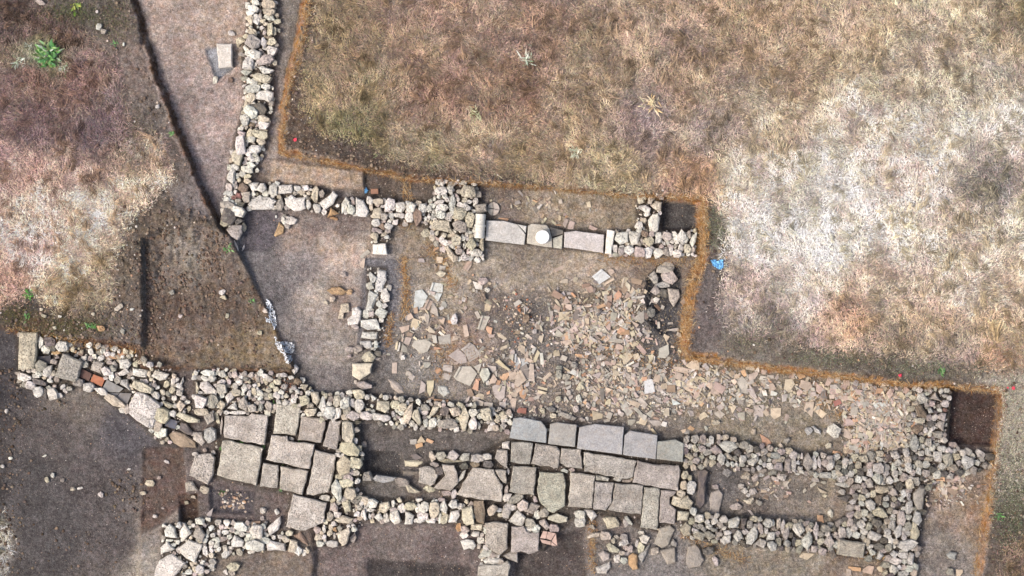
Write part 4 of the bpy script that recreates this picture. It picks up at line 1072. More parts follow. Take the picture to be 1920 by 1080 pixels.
def build_tiles():
    big = sorted(TILES, key=lambda t: -bounds_r(t[0])[2])
    keep = {id(t) for t in big[:296]}
    for t in TILES:
        if id(t) in keep: one_tile(*t)
        else: SMALL_TILES.append(t)

def one_tile(poly, tone, top_lift=None):
    flange = 'f' in tone
    tone = tone.replace('f', '') or 'g'
    cx, cy, r = bounds_r(poly)
    x0, y0, z0 = gat(cx, cy, .05)
    if cx > 1000: rgb = tuple(c * 1.0 for c in TTONE[tone])
    else: rgb = TTONE[tone]
    W = [G(px, py, z0 + .05) for px, py in poly]
    area = sum(W[i][0] * W[(i + 1) % len(W)][1] - W[(i + 1) % len(W)][0] * W[i][1] for i in range(len(W)))
    if area < 0: W.reverse()
    L = [(x - x0, y - y0) for x, y in W]
    th = rnd.uniform(.032, .045)
    o1 = [(x * .985, y * .985, -th) for x, y in L]
    o2 = [(x, y, -.006) for x, y in L]
    k = max(.6, 1 - .008 / max(.02, r / PPM))
    o3 = [(x * k, y * k, 0) for x, y in L]
    me = ring_mesh("roof_tile", [o1, o2, o3], M['tile'])
    tl = .05 if r > 16 else (.14 if r > 9 else .26)
    lift = top_lift if top_lift is not None else rnd.uniform(.012, .07)
    o = link("roof_tile", me, (x0, y0, z0 + lift + (.02 if r < 9 else 0)), (rnd.uniform(-tl, tl), rnd.uniform(-tl, tl), 0), color=alb(jit(rgb, 8)))
    if flange:
        (ax, ay), (bx, by) = L[0], L[1]
        if area < 0: (ax, ay), (bx, by) = L[-2], L[-1]
        d = math.hypot(bx - ax, by - ay); ux, uy = (bx - ax) / d, (by - ay) / d; nx_, ny_ = -uy, ux
        wv = .06
        q = [(ax, ay), (bx, by), (bx + nx_ * wv, by + ny_ * wv), (ax + nx_ * wv, ay + ny_ * wv)]
        fm = ring_mesh("raised_edge", [[(x, y, .002) for x, y in q], [(x, y, .035) for x, y in q], [((x - cxx) * .8 + cxx, (y - cyy) * .92 + cyy, .045) for x, y in q for cxx, cyy in [(sum(p[0] for p in q) / 4, sum(p[1] for p in q) / 4)]]], M['tile'])
        fo = bpy.data.objects.new("raised_edge", fm); COL.objects.link(fo); fo.parent = o; fo.color = o.color
    n = len(poly)
    e = [math.hypot(poly[i][0] - poly[(i + 1) % n][0], poly[i][1] - poly[(i + 1) % n][1]) for i in range(n)]
    long_ = max(e) / (min(2 * r * .9, 1e9) + .01)
    shape = "triangular" if n == 3 else "ridged" if flange else "slender" if max(e) > 2.4 * sorted(e)[0] and n == 4 else "five-sided" if n == 5 else "many-sided" if n > 5 else "four-sided"
    note(o, cx, cy, 2 * r, tone, shape, "roof tile piece", "roof tile", "fallen roof tiles")
    o["kind"] = 'thing'

def rect_poly(v, chop=True):
    cx, cy, w_, h_, a = v
    c, s = math.cos(R(a)), math.sin(R(a))
    q = [(-.5, -.5), (.5, -.5), (.5, .5), (-.5, .5)]
    q = [((x + rnd.uniform(-.09, .09)) * w_, (y + rnd.uniform(-.09, .09)) * h_) for x, y in q]
    if chop and rnd.random() < .35:
        i = rnd.randrange(4); a_, b_ = q[i], q[(i + 1) % 4]
        z_ = q[i - 1]
        q[i:i + 1] = [(a_[0] * .45 + z_[0] * .55, a_[1] * .45 + z_[1] * .55), (a_[0] * .55 + b_[0] * .45, a_[1] * .55 + b_[1] * .45)]
    return [(cx + x * c - y * s, cy + x * s + y * c) for x, y in q]

def tiles(ox, oy, sc, s, default=None):
    for kind, v, tone in parse(s):
        v = conv(kind, v, ox, oy, sc)
        t = tone if (tone and not (kind == 'P' and tone == '')) else (default or rnd.choice('gypg'))
        tile(v if kind == 'P' else rect_poly(v), t)

def stones(ox, oy, sc, s, mat='limestone', noun="loose stone", rise=.12, name="loose_stone", dim=.97, thick=.2):
    for kind, v, tone in parse(s):
        v = conv(kind, v, ox, oy, sc)
        t = tone or rnd.choice('wyp')
        rgb = tuple(c * dim for c in TONE[t])
        occ_add(kind, v)
        if kind == 'P':
            cx, cy, r = bounds_r(v)
            z = gat(cx, cy, rise)[2]
            o = poly_block(name, v, z + rise, thick, mat, alb(jit(rgb, 6)), dome=.03, tilt=.05); sz = 2 * r
        else:
            cx, cy = v[0], v[1]; sz = (v[2] + v[3]) / 2
            o = ell_stone(name, v, mat, rgb, None, .0)
        shape = "long" if (kind == 'E' and max(v[2], v[3]) > 1.8 * min(v[2], v[3])) else "angular" if kind == 'P' else "rounded"
        note(o, cx, cy, sz, t, shape, noun, "stone", "loose stones in the dig")

tiles(600, 470, 6, """P 1070,450 1150,435 1215,510 1140,660 1050,665 l;P 1265,355 1220,490 1285,520 1300,470 1380,470 1385,370 lf;P 1305,475 1375,480 1330,575 1285,530 l;P 1215,540 1165,640 1220,670 1275,575 pf;
P 1280,600 1320,650 1335,745 1240,690 g;P 1180,700 1235,725 1220,820 1150,780 g;P 1045,755 1150,790 1080,885 1015,860 y;P 890,860 1010,835 1000,890 920,930 p;P 990,910 1050,930 1035,968 975,958 b;
P 965,968 1035,978 1000,1070 945,1040 p;P 1220,840 1300,910 1290,930 1220,920 y;P 1255,950 1310,950 1320,1040 1275,1040 g;P 1325,965 1470,935 1470,1050 1345,1055 g;1400,600,70,70,20,g;
P 1715,340 1830,380 1825,440 1750,430 w;P 1560,420 1590,385 1620,440 g;P 1460,490 1520,545 1465,535 y;P 1820,725 1770,880 1845,900 1915,740 gf;1775,720,40,90,-25,g;1900,890,70,80,15,o;1640,900,50,150,-10,p;
1140,110,70,40,0,g;1345,105,60,60,0,y;1410,160,50,40,0,y;1120,50,60,40,0,g;1680,150,60,150,35,p;1380,760,120,40,20,d;930,770,60,30,20,p;1010,740,80,60,-30,p;870,950,60,30,20,p""")
tiles(600, 620, 6, """P 1030,170 1060,110 1200,95 1260,140 1210,235 1140,260 g;P 925,145 985,195 985,245 910,240 g;860,170,25,100,10,y;890,180,20,110,15,w;930,80,20,90,15,p;P 1280,180 1380,195 1280,220 o;
P 1440,280 1555,200 1640,275 1655,355 1580,375 g;P 1585,210 1690,130 1740,165 1815,280 1680,355 1640,270 gf;P 1570,400 1500,520 1540,560 1690,625 1770,480 1700,400 gf;P 1725,405 1820,365 1790,470 g;
P 1290,450 1345,415 1375,445 1320,490 o;1440,425,100,70,10,g;1430,515,90,70,20,g;1205,385,80,60,0,g;P 1140,560 1190,600 1185,680 1110,715 g;P 1200,560 1285,560 1275,660 1240,745 1205,690 y;
P 1210,770 1285,735 1285,770 1215,805 b;1360,790,150,35,5,o;P 1605,810 1690,725 1680,780 1630,830 g;P 1740,745 1790,700 1850,720 1840,780 y;P 1710,790 1740,755 1845,800 1830,850 1760,855 g;
P 1760,540 1790,570 1780,680 1710,655 o;1000,480,80,50,10,g;1030,520,60,60,30,g;840,420,60,110,0,p;1690,700,60,90,-20,b;1880,830,70,60,0,g""")
tiles(820, 470, 6, """P 660,920 710,925 785,990 760,1010 690,970 y;1000,765,70,90,0,b;900,590,90,50,-30,g;765,545,45,35,0,o;755,645,50,40,0,o;870,475,40,30,0,y;680,600,20,60,-5,y;1370,200,100,40,-25,p;600,1020,50,60,20,p""")
tiles(820, 620, 6, """P 705,220 715,180 795,155 790,195 y;885,175,60,50,20,g;P 900,190 935,150 990,180 985,275 940,240 y;P 790,290 860,240 855,345 g;P 870,260 865,360 885,445 1030,370 950,265 lf;1005,270,40,90,0,p;1055,300,20,140,-15,y;
1115,295,40,140,25,y;1175,320,40,130,-3,w;1110,385,30,80,5,y;P 1040,365 1085,375 1095,570 1025,565 p;735,390,180,45,40,yf;P 555,390 660,400 665,440 620,475 g;P 575,600 630,480 675,545 650,590 p;
P 665,510 830,460 770,570 740,560 o;850,505,90,90,0,p;705,570,50,45,0,w;P 940,440 1005,555 900,640 865,600 900,440 pf;990,460,80,140,-20,d;P 615,630 650,605 770,625 755,760 700,795 640,740 g;805,650,40,120,-25,y;
P 830,640 890,650 890,750 840,740 g;795,710,40,60,0,y;P 915,660 960,640 1005,720 980,775 930,740 o;P 815,755 895,765 870,920 840,890 p;925,830,40,50,0,o;P 900,890 920,865 1005,870 1000,935 900,920 r;
1185,650,110,28,15,y;1175,692,110,26,15,y;1235,515,110,40,-40,y;735,835,70,60,0,g;590,840,70,60,10,g;1620,285,150,40,5,o;1425,310,70,60,20,g;590,340,60,50,0,g;460,180,70,25,-35,w;490,230,25,60,-15,g""")
tiles(1000, 470, 6, """P 770,205 660,290 740,380 870,295 lf;850,350,130,25,-30,y;670,340,60,40,0,w;955,375,50,40,30,y;1005,370,25,160,10,y;P 1045,340 1095,390 1085,465 1020,435 y;P 1120,405 1190,495 1080,480 y;
P 960,445 995,480 990,540 905,580 910,500 o;1150,340,150,60,10,b;1165,525,160,25,-8,g;860,545,50,80,0,b;680,550,70,60,0,o;760,625,110,40,-20,o;640,435,70,70,-25,b;595,390,100,40,-10,b;
P 340,500 235,440 200,500 290,550 bf;195,550,50,45,0,y;205,595,50,40,0,y;285,600,30,130,-35,y;270,645,80,50,30,b;P 365,510 420,580 330,605 p;P 495,545 500,600 430,600 b;395,630,75,65,0,p;
P 285,690 415,685 405,780 295,785 y;480,715,80,120,0,d;650,720,80,25,50,y;570,625,170,15,2,y;P 620,730 700,790 680,850 590,800 d;P 700,685 810,740 800,800 710,790 g;750,825,80,20,10,y;
P 590,810 670,875 645,915 555,870 y;P 870,690 945,700 935,780 865,800 g;P 1250,665 1250,800 1215,820 1120,760 g;P 1090,780 1190,830 1160,870 p;840,850,60,90,0,p;460,885,80,60,-30,p;
P 270,875 340,940 300,975 235,960 g;350,945,100,25,-25,y;P 405,930 455,930 470,1000 430,1000 p;500,990,30,80,-15,y;P 540,950 610,960 615,1045 575,1050 p;P 640,950 710,1010 690,1035 625,985 g;
P 310,1020 420,995 440,1035 370,1075 p;990,905,70,70,30,o;1110,870,50,50,0,y;1120,935,50,60,-25,y;740,930,80,30,0,p;P 65,955 120,950 95,1045 60,1000 y;P 1465,935 1535,965 1495,1030 y;1580,900,110,50,-10,g;
1410,840,30,70,0,g;350,340,90,50,10,y;255,880,110,30,-30,g;880,230,60,70,-30,p;850,610,60,60,20,b;1090,600,50,90,20,y;1180,640,90,20,-60,g;1040,560,100,20,-35,y""")
tiles(1100, 620, 6, """P 395,275 480,225 525,290 450,370 415,380 y;P 685,270 760,270 745,330 715,350 y;P 815,200 920,150 930,260 885,310 805,300 g;P 860,60 880,35 935,70 900,125 y;
P 360,820 430,775 525,920 460,965 g;P 560,770 620,750 690,830 650,890 g;540,820,120,60,25,y;P 520,870 560,850 630,935 600,955 g;635,970,80,70,20,g;P 650,545 740,545 775,690 650,715 l;
P 740,720 770,715 850,800 830,855 gf;P 800,490 870,470 905,555 840,555 g;790,540,70,80,20,y;P 1110,580 1170,560 1215,660 1190,700 1085,655 y;P 1110,390 1190,330 1265,325 1270,440 1160,430 y;
1060,440,170,60,5,p;1030,510,80,80,20,p;1130,510,120,25,-45,y;1030,590,120,70,15,y;P 955,760 1065,825 970,840 l;P 1010,890 1085,930 1040,950 p;1030,980,60,35,0,p;950,650,100,80,0,b;1235,720,60,100,25,p;
1320,670,50,60,0,o;1380,620,70,80,0,p;1450,670,100,90,10,p;1490,640,140,80,35,p;P 1430,930 1500,895 1560,940 1500,990 g;1455,1030,80,70,0,y;1305,960,100,60,-30,y;P 1595,800 1690,850 1640,940 y;
1750,960,70,100,0,p;1640,990,60,40,20,y;P 60,895 185,940 180,985 70,1010 y;255,955,60,70,20,g;330,975,60,60,0,y;P 690,1005 845,1015 840,1070 750,1070 g;635,1020,80,80,20,y;505,1035,80,70,0,g;875,1050,60,60,20,w;
325,475,70,60,35,y;P 205,630 290,660 230,710 y;240,800,60,70,0,y;345,750,50,60,20,y;175,720,45,130,-5,d;65,645,90,40,8,y;600,190,170,50,50,p;540,150,80,50,-15,y;530,195,50,35,0,o;365,180,90,70,0,p;
330,110,160,50,10,g;480,380,120,20,-30,w;375,355,70,30,-60,w;P 60,500 150,460 170,480 130,540 g;P 30,540 120,600 60,590 d;60,90,110,50,40,y;430,20,100,50,0,o;420,665,80,60,10,g;1510,370,60,60,20,p;
820,640,110,90,20,g;870,620,70,60,0,y;560,290,60,70,-20,y;900,910,60,90,0,y;1180,450,90,25,-30,w""")
tiles(1380, 670, 6, """160,125,100,50,-5,y;P 65,205 130,270 140,410 75,405 10,280 g;P 150,300 190,350 265,500 215,515 155,440 g;P 355,300 420,290 455,350 385,420 p;P 555,245 640,245 665,300 600,400 540,370 y;
P 730,250 840,280 865,330 800,385 720,330 p;P 680,400 720,340 755,390 700,455 p;P 905,285 985,350 945,415 900,380 p;P 960,390 1010,360 1030,480 950,450 d;P 1050,190 1085,270 1040,330 1005,300 p;
1145,235,55,70,0,g;1215,220,70,45,-30,y;1245,285,70,60,0,p;1350,285,55,60,20,g;1260,335,80,45,20,y;1105,385,100,60,10,p;1100,330,80,50,0,g;P 1180,420 1280,440 1255,505 1175,465 p;1145,510,90,60,-20,r;
1080,440,60,50,0,p;1140,445,60,50,0,g;1320,420,50,80,0,o;1380,390,80,50,10,p;P 1420,510 1480,485 1530,560 1485,620 1430,560 g;P 1550,505 1695,505 1710,570 1640,615 1550,570 l;
P 1560,600 1640,620 1740,590 1755,650 1690,665 1560,650 p;P 1285,600 1320,550 1385,560 1360,650 1290,650 g;P 1360,680 1400,660 1480,715 1400,755 p;1285,730,105,75,-3,p;P 1225,810 1310,800 1310,910 1270,920 1210,890 p;
P 790,500 880,500 860,680 800,620 760,600 p;P 900,540 865,590 970,690 1025,635 yf;P 365,570 510,570 505,660 440,695 370,640 y;P 515,420 580,410 570,490 520,505 g;640,485,90,50,10,g;260,600,110,130,0,g;
65,660,80,90,0,g;35,420,80,130,-20,g;145,540,50,50,20,y;1680,290,80,80,0,y;1620,375,80,60,0,o;P 1690,400 1740,340 1770,410 1720,470 p;1860,430,110,80,20,y;190,215,120,70,-20,p;310,165,60,50,20,p;
355,205,60,30,10,y;1340,945,100,60,0,p;1400,880,60,70,10,g;1500,870,80,90,20,y;1620,820,80,110,0,p;1700,960,70,120,10,g;1640,980,40,140,15,l;1560,1010,80,100,20,y;1320,1020,100,50,10,g;1730,800,90,80,0,y;
1830,870,120,90,-40,g;1700,720,70,70,20,y;1590,720,60,60,20,p""")
tiles(1500, 800, 6, "1710,720,140,70,35,b;1610,530,110,50,10,p;1560,470,110,60,-10,p;1830,540,70,60,0,y;1700,600,90,50,10,p;1590,640,60,70,30,y;1640,760,30,100,-20,y;1720,560,70,30,0,p;230,1030,60,70,0,o")
tiles(1300, 900, 6, "1170,790,130,30,18,o;P 1185,865 1230,815 1370,830 1280,900 y;P 1400,440 1460,400 1470,485 o")
tiles(1560, 900, 6, "245,1000,150,40,5,o;P 500,990 560,945 620,1060 530,1030 y;410,1010,110,90,10,p;1440,1045,80,70,0,y;190,1040,50,80,0,p")
tiles(0, 600, 6, """1060,385,65,50,10,p;1190,360,70,60,0,p;1180,410,80,50,20,b;1270,405,85,70,-10,o;1360,380,80,80,-10,o;1450,355,90,60,25,y;1520,470,60,50,0,o;1490,410,60,40,0,p;820,340,90,35,30,o;1190,300,70,50,10,d;915,370,50,60,30,b""")
tiles(340, 660, 6, "P 870,455 1010,450 990,540 940,545 g;640,300,60,40,0,p;730,290,70,60,20,p")
tiles(660, 330, 6, "P 910,660 1000,715 980,745 915,700 p;1025,765,70,80,20,p;900,770,50,50,0,p;955,815,80,25,-30,o;1310,980,140,45,-55,p;985,945,70,70,0,y;1050,1000,60,50,-20,y;145,880,120,45,-40,g;120,980,50,110,10,p")
tiles(880, 330, 6, "P 1050,540 1085,475 1120,490 1080,590 p;P 1100,590 1135,500 1190,520 1165,620 p;P 1340,590 1360,550 1450,595 1400,615 p;1345,320,45,70,-5,y;1355,380,45,40,-5,y;1000,560,60,50,10,p;640,340,35,50,0,p;380,480,110,25,15,o;600,300,40,60,20,p")
tiles(600, 720, 6, "P 1090,650 1140,580 1190,650 1110,690 y;1230,640,90,40,20,o;1120,690,80,50,-15,o;1050,650,70,60,0,g;P 1010,800 1080,780 1150,830 1080,860 d")
tiles(1280, 790, 6, "P 870,140 960,190 1005,245 960,290 900,270 890,200 o;P 1510,740 1570,775 1630,800 1610,815 1550,800 y;1595,835,60,22,0,y;1730,350,90,30,10,o;1740,385,100,30,-15,o")
tiles(260, 900, 6, "P 840,310 805,450 760,385 g;1270,490,20,60,0,b;1320,480,100,30,-5,b")

stones(400, 330, 6, "P 740,515 800,570 790,640 700,685 675,665 o;885,500,110,80,10,w;790,500,50,80,-20,w;835,560,60,50,0,g;255,790,26,110,-20,w;335,810,18,70,25,w;800,450,40,40,0,g;705,455,22,30,0,m")
stones(600, 470, 6, "195,455,170,80,5,o;330,465,65,50,-15,o;P 230,600 330,590 335,690 265,700 265,770 195,770 y;P 355,650 420,635 465,680 455,770 430,830 310,840 305,770 360,730 w;395,855,80,50,0,p;65,580,45,45,0,y;140,540,60,60,0,y;265,265,60,50,30,p;1370,260,100,60,0,y;1835,345,100,70,0,p;1885,440,50,50,0,w;1840,520,50,80,-10,b;1510,770,70,100,0,m")
stones(600, 620, 6, "P 360,370 590,370 570,470 450,555 360,510 y", mat='smooth', rise=.3, thick=.45, noun="dome-topped boulder")
stones(600, 620, 6, "550,300,120,110,0,y;330,210,80,60,0,g;400,235,60,45,0,g;330,285,50,40,0,p;430,200,100,70,0,g;650,260,70,60,0,d;650,320,80,30,10,g;935,300,50,50,0,w;400,580,30,40,0,w")
stones(600, 620, 6, "P 760,540 800,540 900,600 950,700 890,710 800,640 g;P 1325,620 1420,620 1470,700 1390,750 1330,690 l;1855,490,90,140,0,l", mat='smooth', rise=.06)
stones(820, 470, 6, "1095,905,50,50,0,l;1000,765,60,80,0,b")
stones(820, 620, 6, "1370,420,60,50,0,g;1370,490,60,100,0,g;1450,515,80,60,0,g;1540,390,60,80,0,g;P 1565,660 1600,575 1640,560 1665,650 1590,680 y;1360,770,60,60,0,y;1480,700,50,60,0,g;1590,765,60,80,0,w;725,940,80,50,-30,y;795,940,70,50,0,g;770,1005,45,45,0,w;730,995,40,40,0,w;1185,900,50,70,-30,y;1305,960,60,50,0,y;1460,960,180,50,20,g;1280,880,100,60,0,d;1560,880,60,70,0,p;1700,840,50,60,0,p;1760,830,40,60,0,g;1630,1000,60,40,0,g")
stones(1000, 470, 6, "1490,190,170,130,0,g;1530,290,170,140,20,g;1355,300,90,120,0,g;1440,390,160,60,-8,l;P 1510,420 1640,440 1660,520 1580,635 1530,560 g;1370,450,90,80,0,g;1460,480,120,80,10,d;1385,550,60,50,0,w;1320,700,90,100,0,d", mat='limestone', rise=.2, dim=1.02)
stones(1040, 800, 6, "P 1610,490 1700,480 1735,500 1700,650 1690,870 1640,920 1590,880 1610,700 d;P 1760,740 1850,700 1895,760 1840,1040 1695,1020 g", mat='smooth', noun="slab set in the room", rise=.12, dim=.84)
stones(1080, 900, 6, "P 940,540 1060,505 1115,560 1040,740 970,770 880,720 g;P 945,790 1115,760 1130,930 1030,960 g;P 1260,750 1340,720 1390,760 1420,850 1450,900 1400,980 1270,990 1235,930 g;P 250,830 310,790 385,830 380,890 310,920 p;P 590,860 640,820 690,840 700,1000 640,1020 590,960 o", mat='smooth', noun="flat slab", rise=.14, dim=.84)
stones(1080, 900, 6, "180,530,70,50,0,y;195,620,130,60,-20,y;770,660,95,90,0,w;730,760,75,100,15,y;735,595,60,40,0,w;540,640,80,60,0,g;455,640,50,40,0,p;420,680,40,60,0,y;530,710,100,60,-20,w;415,770,150,70,25,y;560,760,50,60,0,p;610,770,60,70,0,p;460,885,65,90,0,w;540,910,80,80,0,w;515,825,60,50,0,p;575,830,50,40,0,p;P 225,985 380,925 390,980 340,1060 240,1050 w;P 840,710 800,830 740,940 700,850 l;885,800,85,80,0,p;1100,710,60,80,0,g;1570,910,60,110,-20,p;1490,790,120,80,0,d;330,620,110,90,0,p;690,720,40,90,0,w", dim=.92)
stones(1280, 790, 6, "500,575,90,80,0,l;590,550,40,40,0,y;P 770,630 820,590 870,590 850,660 800,680 p;880,605,80,35,0,w;715,610,90,80,0,y;1115,620,90,80,0,p;1040,645,80,50,20,p;990,590,50,40,0,g;660,725,70,50,0,w;695,780,70,60,0,w;790,790,80,70,0,p;740,830,40,40,0,w;365,735,70,50,0,p;P 670,880 740,880 800,850 810,890 770,940 720,925 y;860,915,70,70,0,g;600,960,120,80,0,p;P 1140,200 1200,180 1220,210 1180,255 1135,245 g;1110,290,45,70,-20,y;265,80,30,50,-30,w;375,15,80,50,0,y;800,120,50,70,0,y;P 1450,60 1480,45 1560,110 1555,150 1490,130 w;1700,105,130,130,0,w;1415,105,70,80,0,l;1605,115,50,60,0,g;1640,270,60,60,0,y;1665,1035,50,90,0,w;1590,690,60,40,0,g", dim=.9)
stones(1560, 900, 6, "P 1290,840 1340,800 1415,820 1390,905 1320,880 l;1330,1030,80,70,0,g", dim=.92)
stones(340, 660, 6, "P 1220,190 1280,135 1320,180 1300,225 1270,255 w")
stones(260, 900, 6, "130,35,90,50,10,y;50,150,60,40,0,y;820,965,75,55,0,w;690,1010,90,90,0,w;1070,970,120,80,0,y;980,1040,60,60,0,w;1050,1040,70,60,0,g;830,1005,60,35,0,w;990,830,60,90,30,w;1405,340,60,60,0,p;1555,360,50,60,0,w;1390,430,40,40,0,p;540,255,40,40,0,y;615,190,50,40,0,y;180,410,50,35,0,w;270,320,30,25,0,p")
stones(200, 660, 6, "P 860,280 870,330 820,420 800,400 w;840,435,30,40,0,w")
stones(240, 530, 5, "885,90,60,40,-20,w;895,140,65,40,0,y;410,90,50,45,0,g;930,310,35,40,30,y;1230,470,40,35,0,y;490,315,35,35,0,p;1285,265,50,35,40,p")
stones(0, 480, 6, "1335,580,100,45,-35,y;1135,815,90,55,10,o;1380,845,50,50,0,g;670,680,40,25,0,w;490,675,60,30,20,y;460,600,40,30,0,y;1480,600,40,25,-20,w;1045,655,35,35,0,y;615,810,35,35,-20,y")
stones(0, 0, 4, "740,200,36,46,20,w;775,235,40,36,0,g;1615,600,38,50,20,w;1730,600,34,34,0,b;300,15,60,30,20,p;1735,250,50,30,30,w;1180,800,24,30,30,w;725,85,16,20,0,w;925,330,16,24,0,w")
stones(0, 760, 6, "1130,1005,50,60,0,w;525,840,40,60,-20,y;815,945,50,40,0,y;895,935,60,25,-15,w;590,790,40,45,30,w;25,685,45,40,0,w;115,595,40,30,0,w;70,65,35,40,0,w;1690,875,90,60,10,y;1445,720,35,20,-15,w;700,840,45,40,0,g;500,570,50,18,-30,w;1870,635,60,30,30,w;1785,815,45,35,0,p")

build_tiles()
label_loose()

# ------------------------------------------------------------------ worked pieces
# white marble drum standing on the threshold
def lathe(prof, n=40):
    return [[(r * math.cos(2 * math.pi * i / n), r * math.sin(2 * math.pi * i / n), z) for i in range(n)] for r, z in prof]
x, y, z = gat(1017.5, 444, .5)
zt_ = -.2
dm = ring_mesh("column_drum", lathe([(.205, 0), (.207, .03), (.2, .06), (.198, .3), (.19, .325), (.183, .33)]), M['marble'])
f = G(1017.5, 444, zt_ + .33)
d = link("column_drum", dm, (f[0], f[1], zt_), color=alb(TONE['m']))
props(d, "round white column drum standing on the middle slab of the threshold", "column drum")

# toppled column piece with plaster bands
e = empty("column_fragment", (*G(900, 424, -.1), -.12), "pale banded piece of a fallen column lying against the stone heap", "column")
prof = [(.12, -.36), (.155, -.35), (.155, -.2), (.145, -.19), (.15, -.02), (.142, -.01), (.15, .12), (.145, .14), (.155, .33), (.15, .35), (.1, .36)]
sm = ring_mesh("shaft", lathe(prof, 24), M['plaster'])
so = bpy.data.objects.new("shaft", sm); COL.objects.link(so); so.parent = e; so.rotation_euler = (R(90), 0, R(-3)); so.color = (.5, .48, .42, 1)
cm = ring_mesh("collar", lathe([(.13, 0), (.175, .01), (.175, .07), (.13, .08)], 24), M['plaster'])
co = bpy.data.objects.new("collar", cm); COL.objects.link(co); co.parent = e; co.rotation_euler = (R(90), 0, R(-3)); co.location = (0, .05, .0)

# cracked round slab by the column piece
e = empty("round_slab", (*G(925, 391.5, -.42), -.44), "cracked round grey slab half hidden beside the fallen column piece", "round slab")
for a0, a1 in ((10, 95), (98, 185), (188, 262), (265, 366)):
    P_ = [(925 + .8 * math.cos(R((a0 + a1) / 2)), 391.5 + .8 * math.sin(R((a0 + a1) / 2)))] + [(925 + 11.5 * math.cos(R(a0 + (a1 - a0) * t / 6)), 391.5 + 12.5 * math.sin(R(a0 + (a1 - a0) * t / 6))) for t in range(7)]
    poly_block("slab_piece", P_, -.37, .08, 'smooth', alb(jit(TONE['g'], 6)), e, .008, step=30, jitter=.2, relief=.003)

o = poly_block("stone_block", [(406, 81), (435, 82), (435.5, 125), (410, 128)], -.12, .4, 'smooth', alb((205, 198, 188)), bevel=.035, relief=.006)
props(o, "smooth pale rectangular block standing in a small pit beside the long wall", "stone block")
o = poly_block("brick_fragment", [(695, 354), (709, 353.5), (709.5, 363.5), (695.5, 364)], -.42, .09, 'tile', alb((150, 112, 92)), bevel=.008, step=40, jitter=0)
props(o, "reddish brick fragment lying beside the tiny blue scrap under the trench edge", "brick")

# plastic: crumpled sheets
def crumple(name, outline, z0, amp, mat, res=2.2, seed=1, hole=0.0):
    r = np.random.default_rng(seed)
    x0 = min(p[0] for p in outline); x1 = max(p[0] for p in outline); y0 = min(p[1] for p in outline); y1 = max(p[1] for p in outline)
    nx_ = int((x1 - x0) / res) + 2; ny_ = int((y1 - y0) / res) + 2
    H_ = r.random((nx_, ny_)) * amp
    keep = {}; v = []; fcs = []
    for i in range(nx_):
        for j in range(ny_):
            px, py = x0 + i * res + r.uniform(-.6, .6), y0 + j * res + r.uniform(-.6, .6)
            gx_, gy_, gz_ = gat(min(max(px, 2), 1918), py)
            z = gz_ + z0 + H_[i, j]
            fx, fy = G(px, py, z)
            keep[i, j] = len(v); v.append((fx, fy, z))
    for i in range(nx_ - 1):
        for j in range(ny_ - 1):
            if inpoly(outline, x0 + (i + .5) * res, y0 + (j + .5) * res) and r.random() > hole:
                a, b, c, d_ = keep[i, j], keep[i + 1, j], keep[i + 1, j + 1], keep[i, j + 1]
                fcs += [(a, d_, b), (b, d_, c)]
    used = sorted({k for f_ in fcs for k in f_}); mp = {k: i for i, k in enumerate(used)}
    cx_ = sum(v[k][0] for k in used) / len(used); cy_ = sum(v[k][1] for k in used) / len(used); cz_ = min(v[k][2] for k in used)
    me = bpy.data.meshes.new(name)
    me.from_pydata([(v[k][0] - cx_, v[k][1] - cy_, v[k][2] - cz_) for k in used], [], [tuple(mp[k] for k in f_) for f_ in fcs])
    me.materials.append(mat)
    o = link(name, me, (cx_, cy_, cz_))
    s = o.modifiers.new("thickness", 'SOLIDIFY'); s.thickness = .004
    return o
o = crumple("plastic_bag", [(1332, 488), (1340, 487), (1346, 489), (1356, 487), (1355, 503), (1350, 506), (1338, 498)], .04, .09, M['blue'], 2.2, 3)
props(o, "crumpled sky-blue plastic bag lying on the grey strip outside the trench corner", "plastic bag")
o = crumple("plastic_scrap", [(684, 355), (687, 351), (690, 357), (687, 363), (684, 361)], .03, .05, M['blue'], 1.6, 4)
props(o, "tiny blue plastic scrap next to the reddish brick fragment", "plastic scrap")
o = crumple("plastic_sheet", [(498, 561), (504, 562), (513, 579), (517, 592), (519, 612), (514, 619), (511, 607), (499, 604), (497, 596), (504, 592), (505, 583), (499, 572)], .03, .07, M['film'], 1.8, 5, .34)
props(o, "thin twisted strip of clear plastic film on the dark floor edge", "plastic film")
o = crumple("plastic_sheet", [(514, 628), (518, 632), (520, 640), (530, 640), (550, 643), (553, 655), (546, 664), (549, 676), (541, 683), (535, 679), (534, 668), (524, 658), (517, 648)], .03, .12, M['film'], 1.8, 6, .3)
props(o, "crumpled wad of clear plastic film close to the slanting trench edge", "plastic film")
for q_, l_ in (((1688, 704), "small red plastic tag on the grass strip above the sherd bed"), ((1900, 728), "bright red plastic tag outside the upper right trench corner"), ((1890, 727.5), "tiny red tag shred beside the bigger corner tag"), ((553, 262), "small pinkish red tag on loose earth by the straight baulk edge")):
    s_ = 3.2 if 'tiny' not in l_ else 1.8
    o = crumple("plastic_tag", [(q_[0] - s_, q_[1] - s_ * .7), (q_[0] + s_, q_[1] - s_), (q_[0] + s_ * .8, q_[1] + s_), (q_[0] - s_ * .7, q_[1] + s_ * .8)], .04, .05, M['red'], 1.5, int(q_[0]))
    props(o, l_, "plastic tag", "red marker tags")

# ------------------------------------------------------------------ uncountable small stuff
def scatter_px(n, fn, box=(-60, -60, 1980, 1140), seed=1):
    """random photo-space ground points kept with probability fn(px,py)"""
    g = np.random.default_rng(seed)
    px = g.uniform(box[0], box[2], n); py = g.uniform(box[1], box[3], n)
    k = g.random(n) < fn(px, py)
    return px[k], py[k]

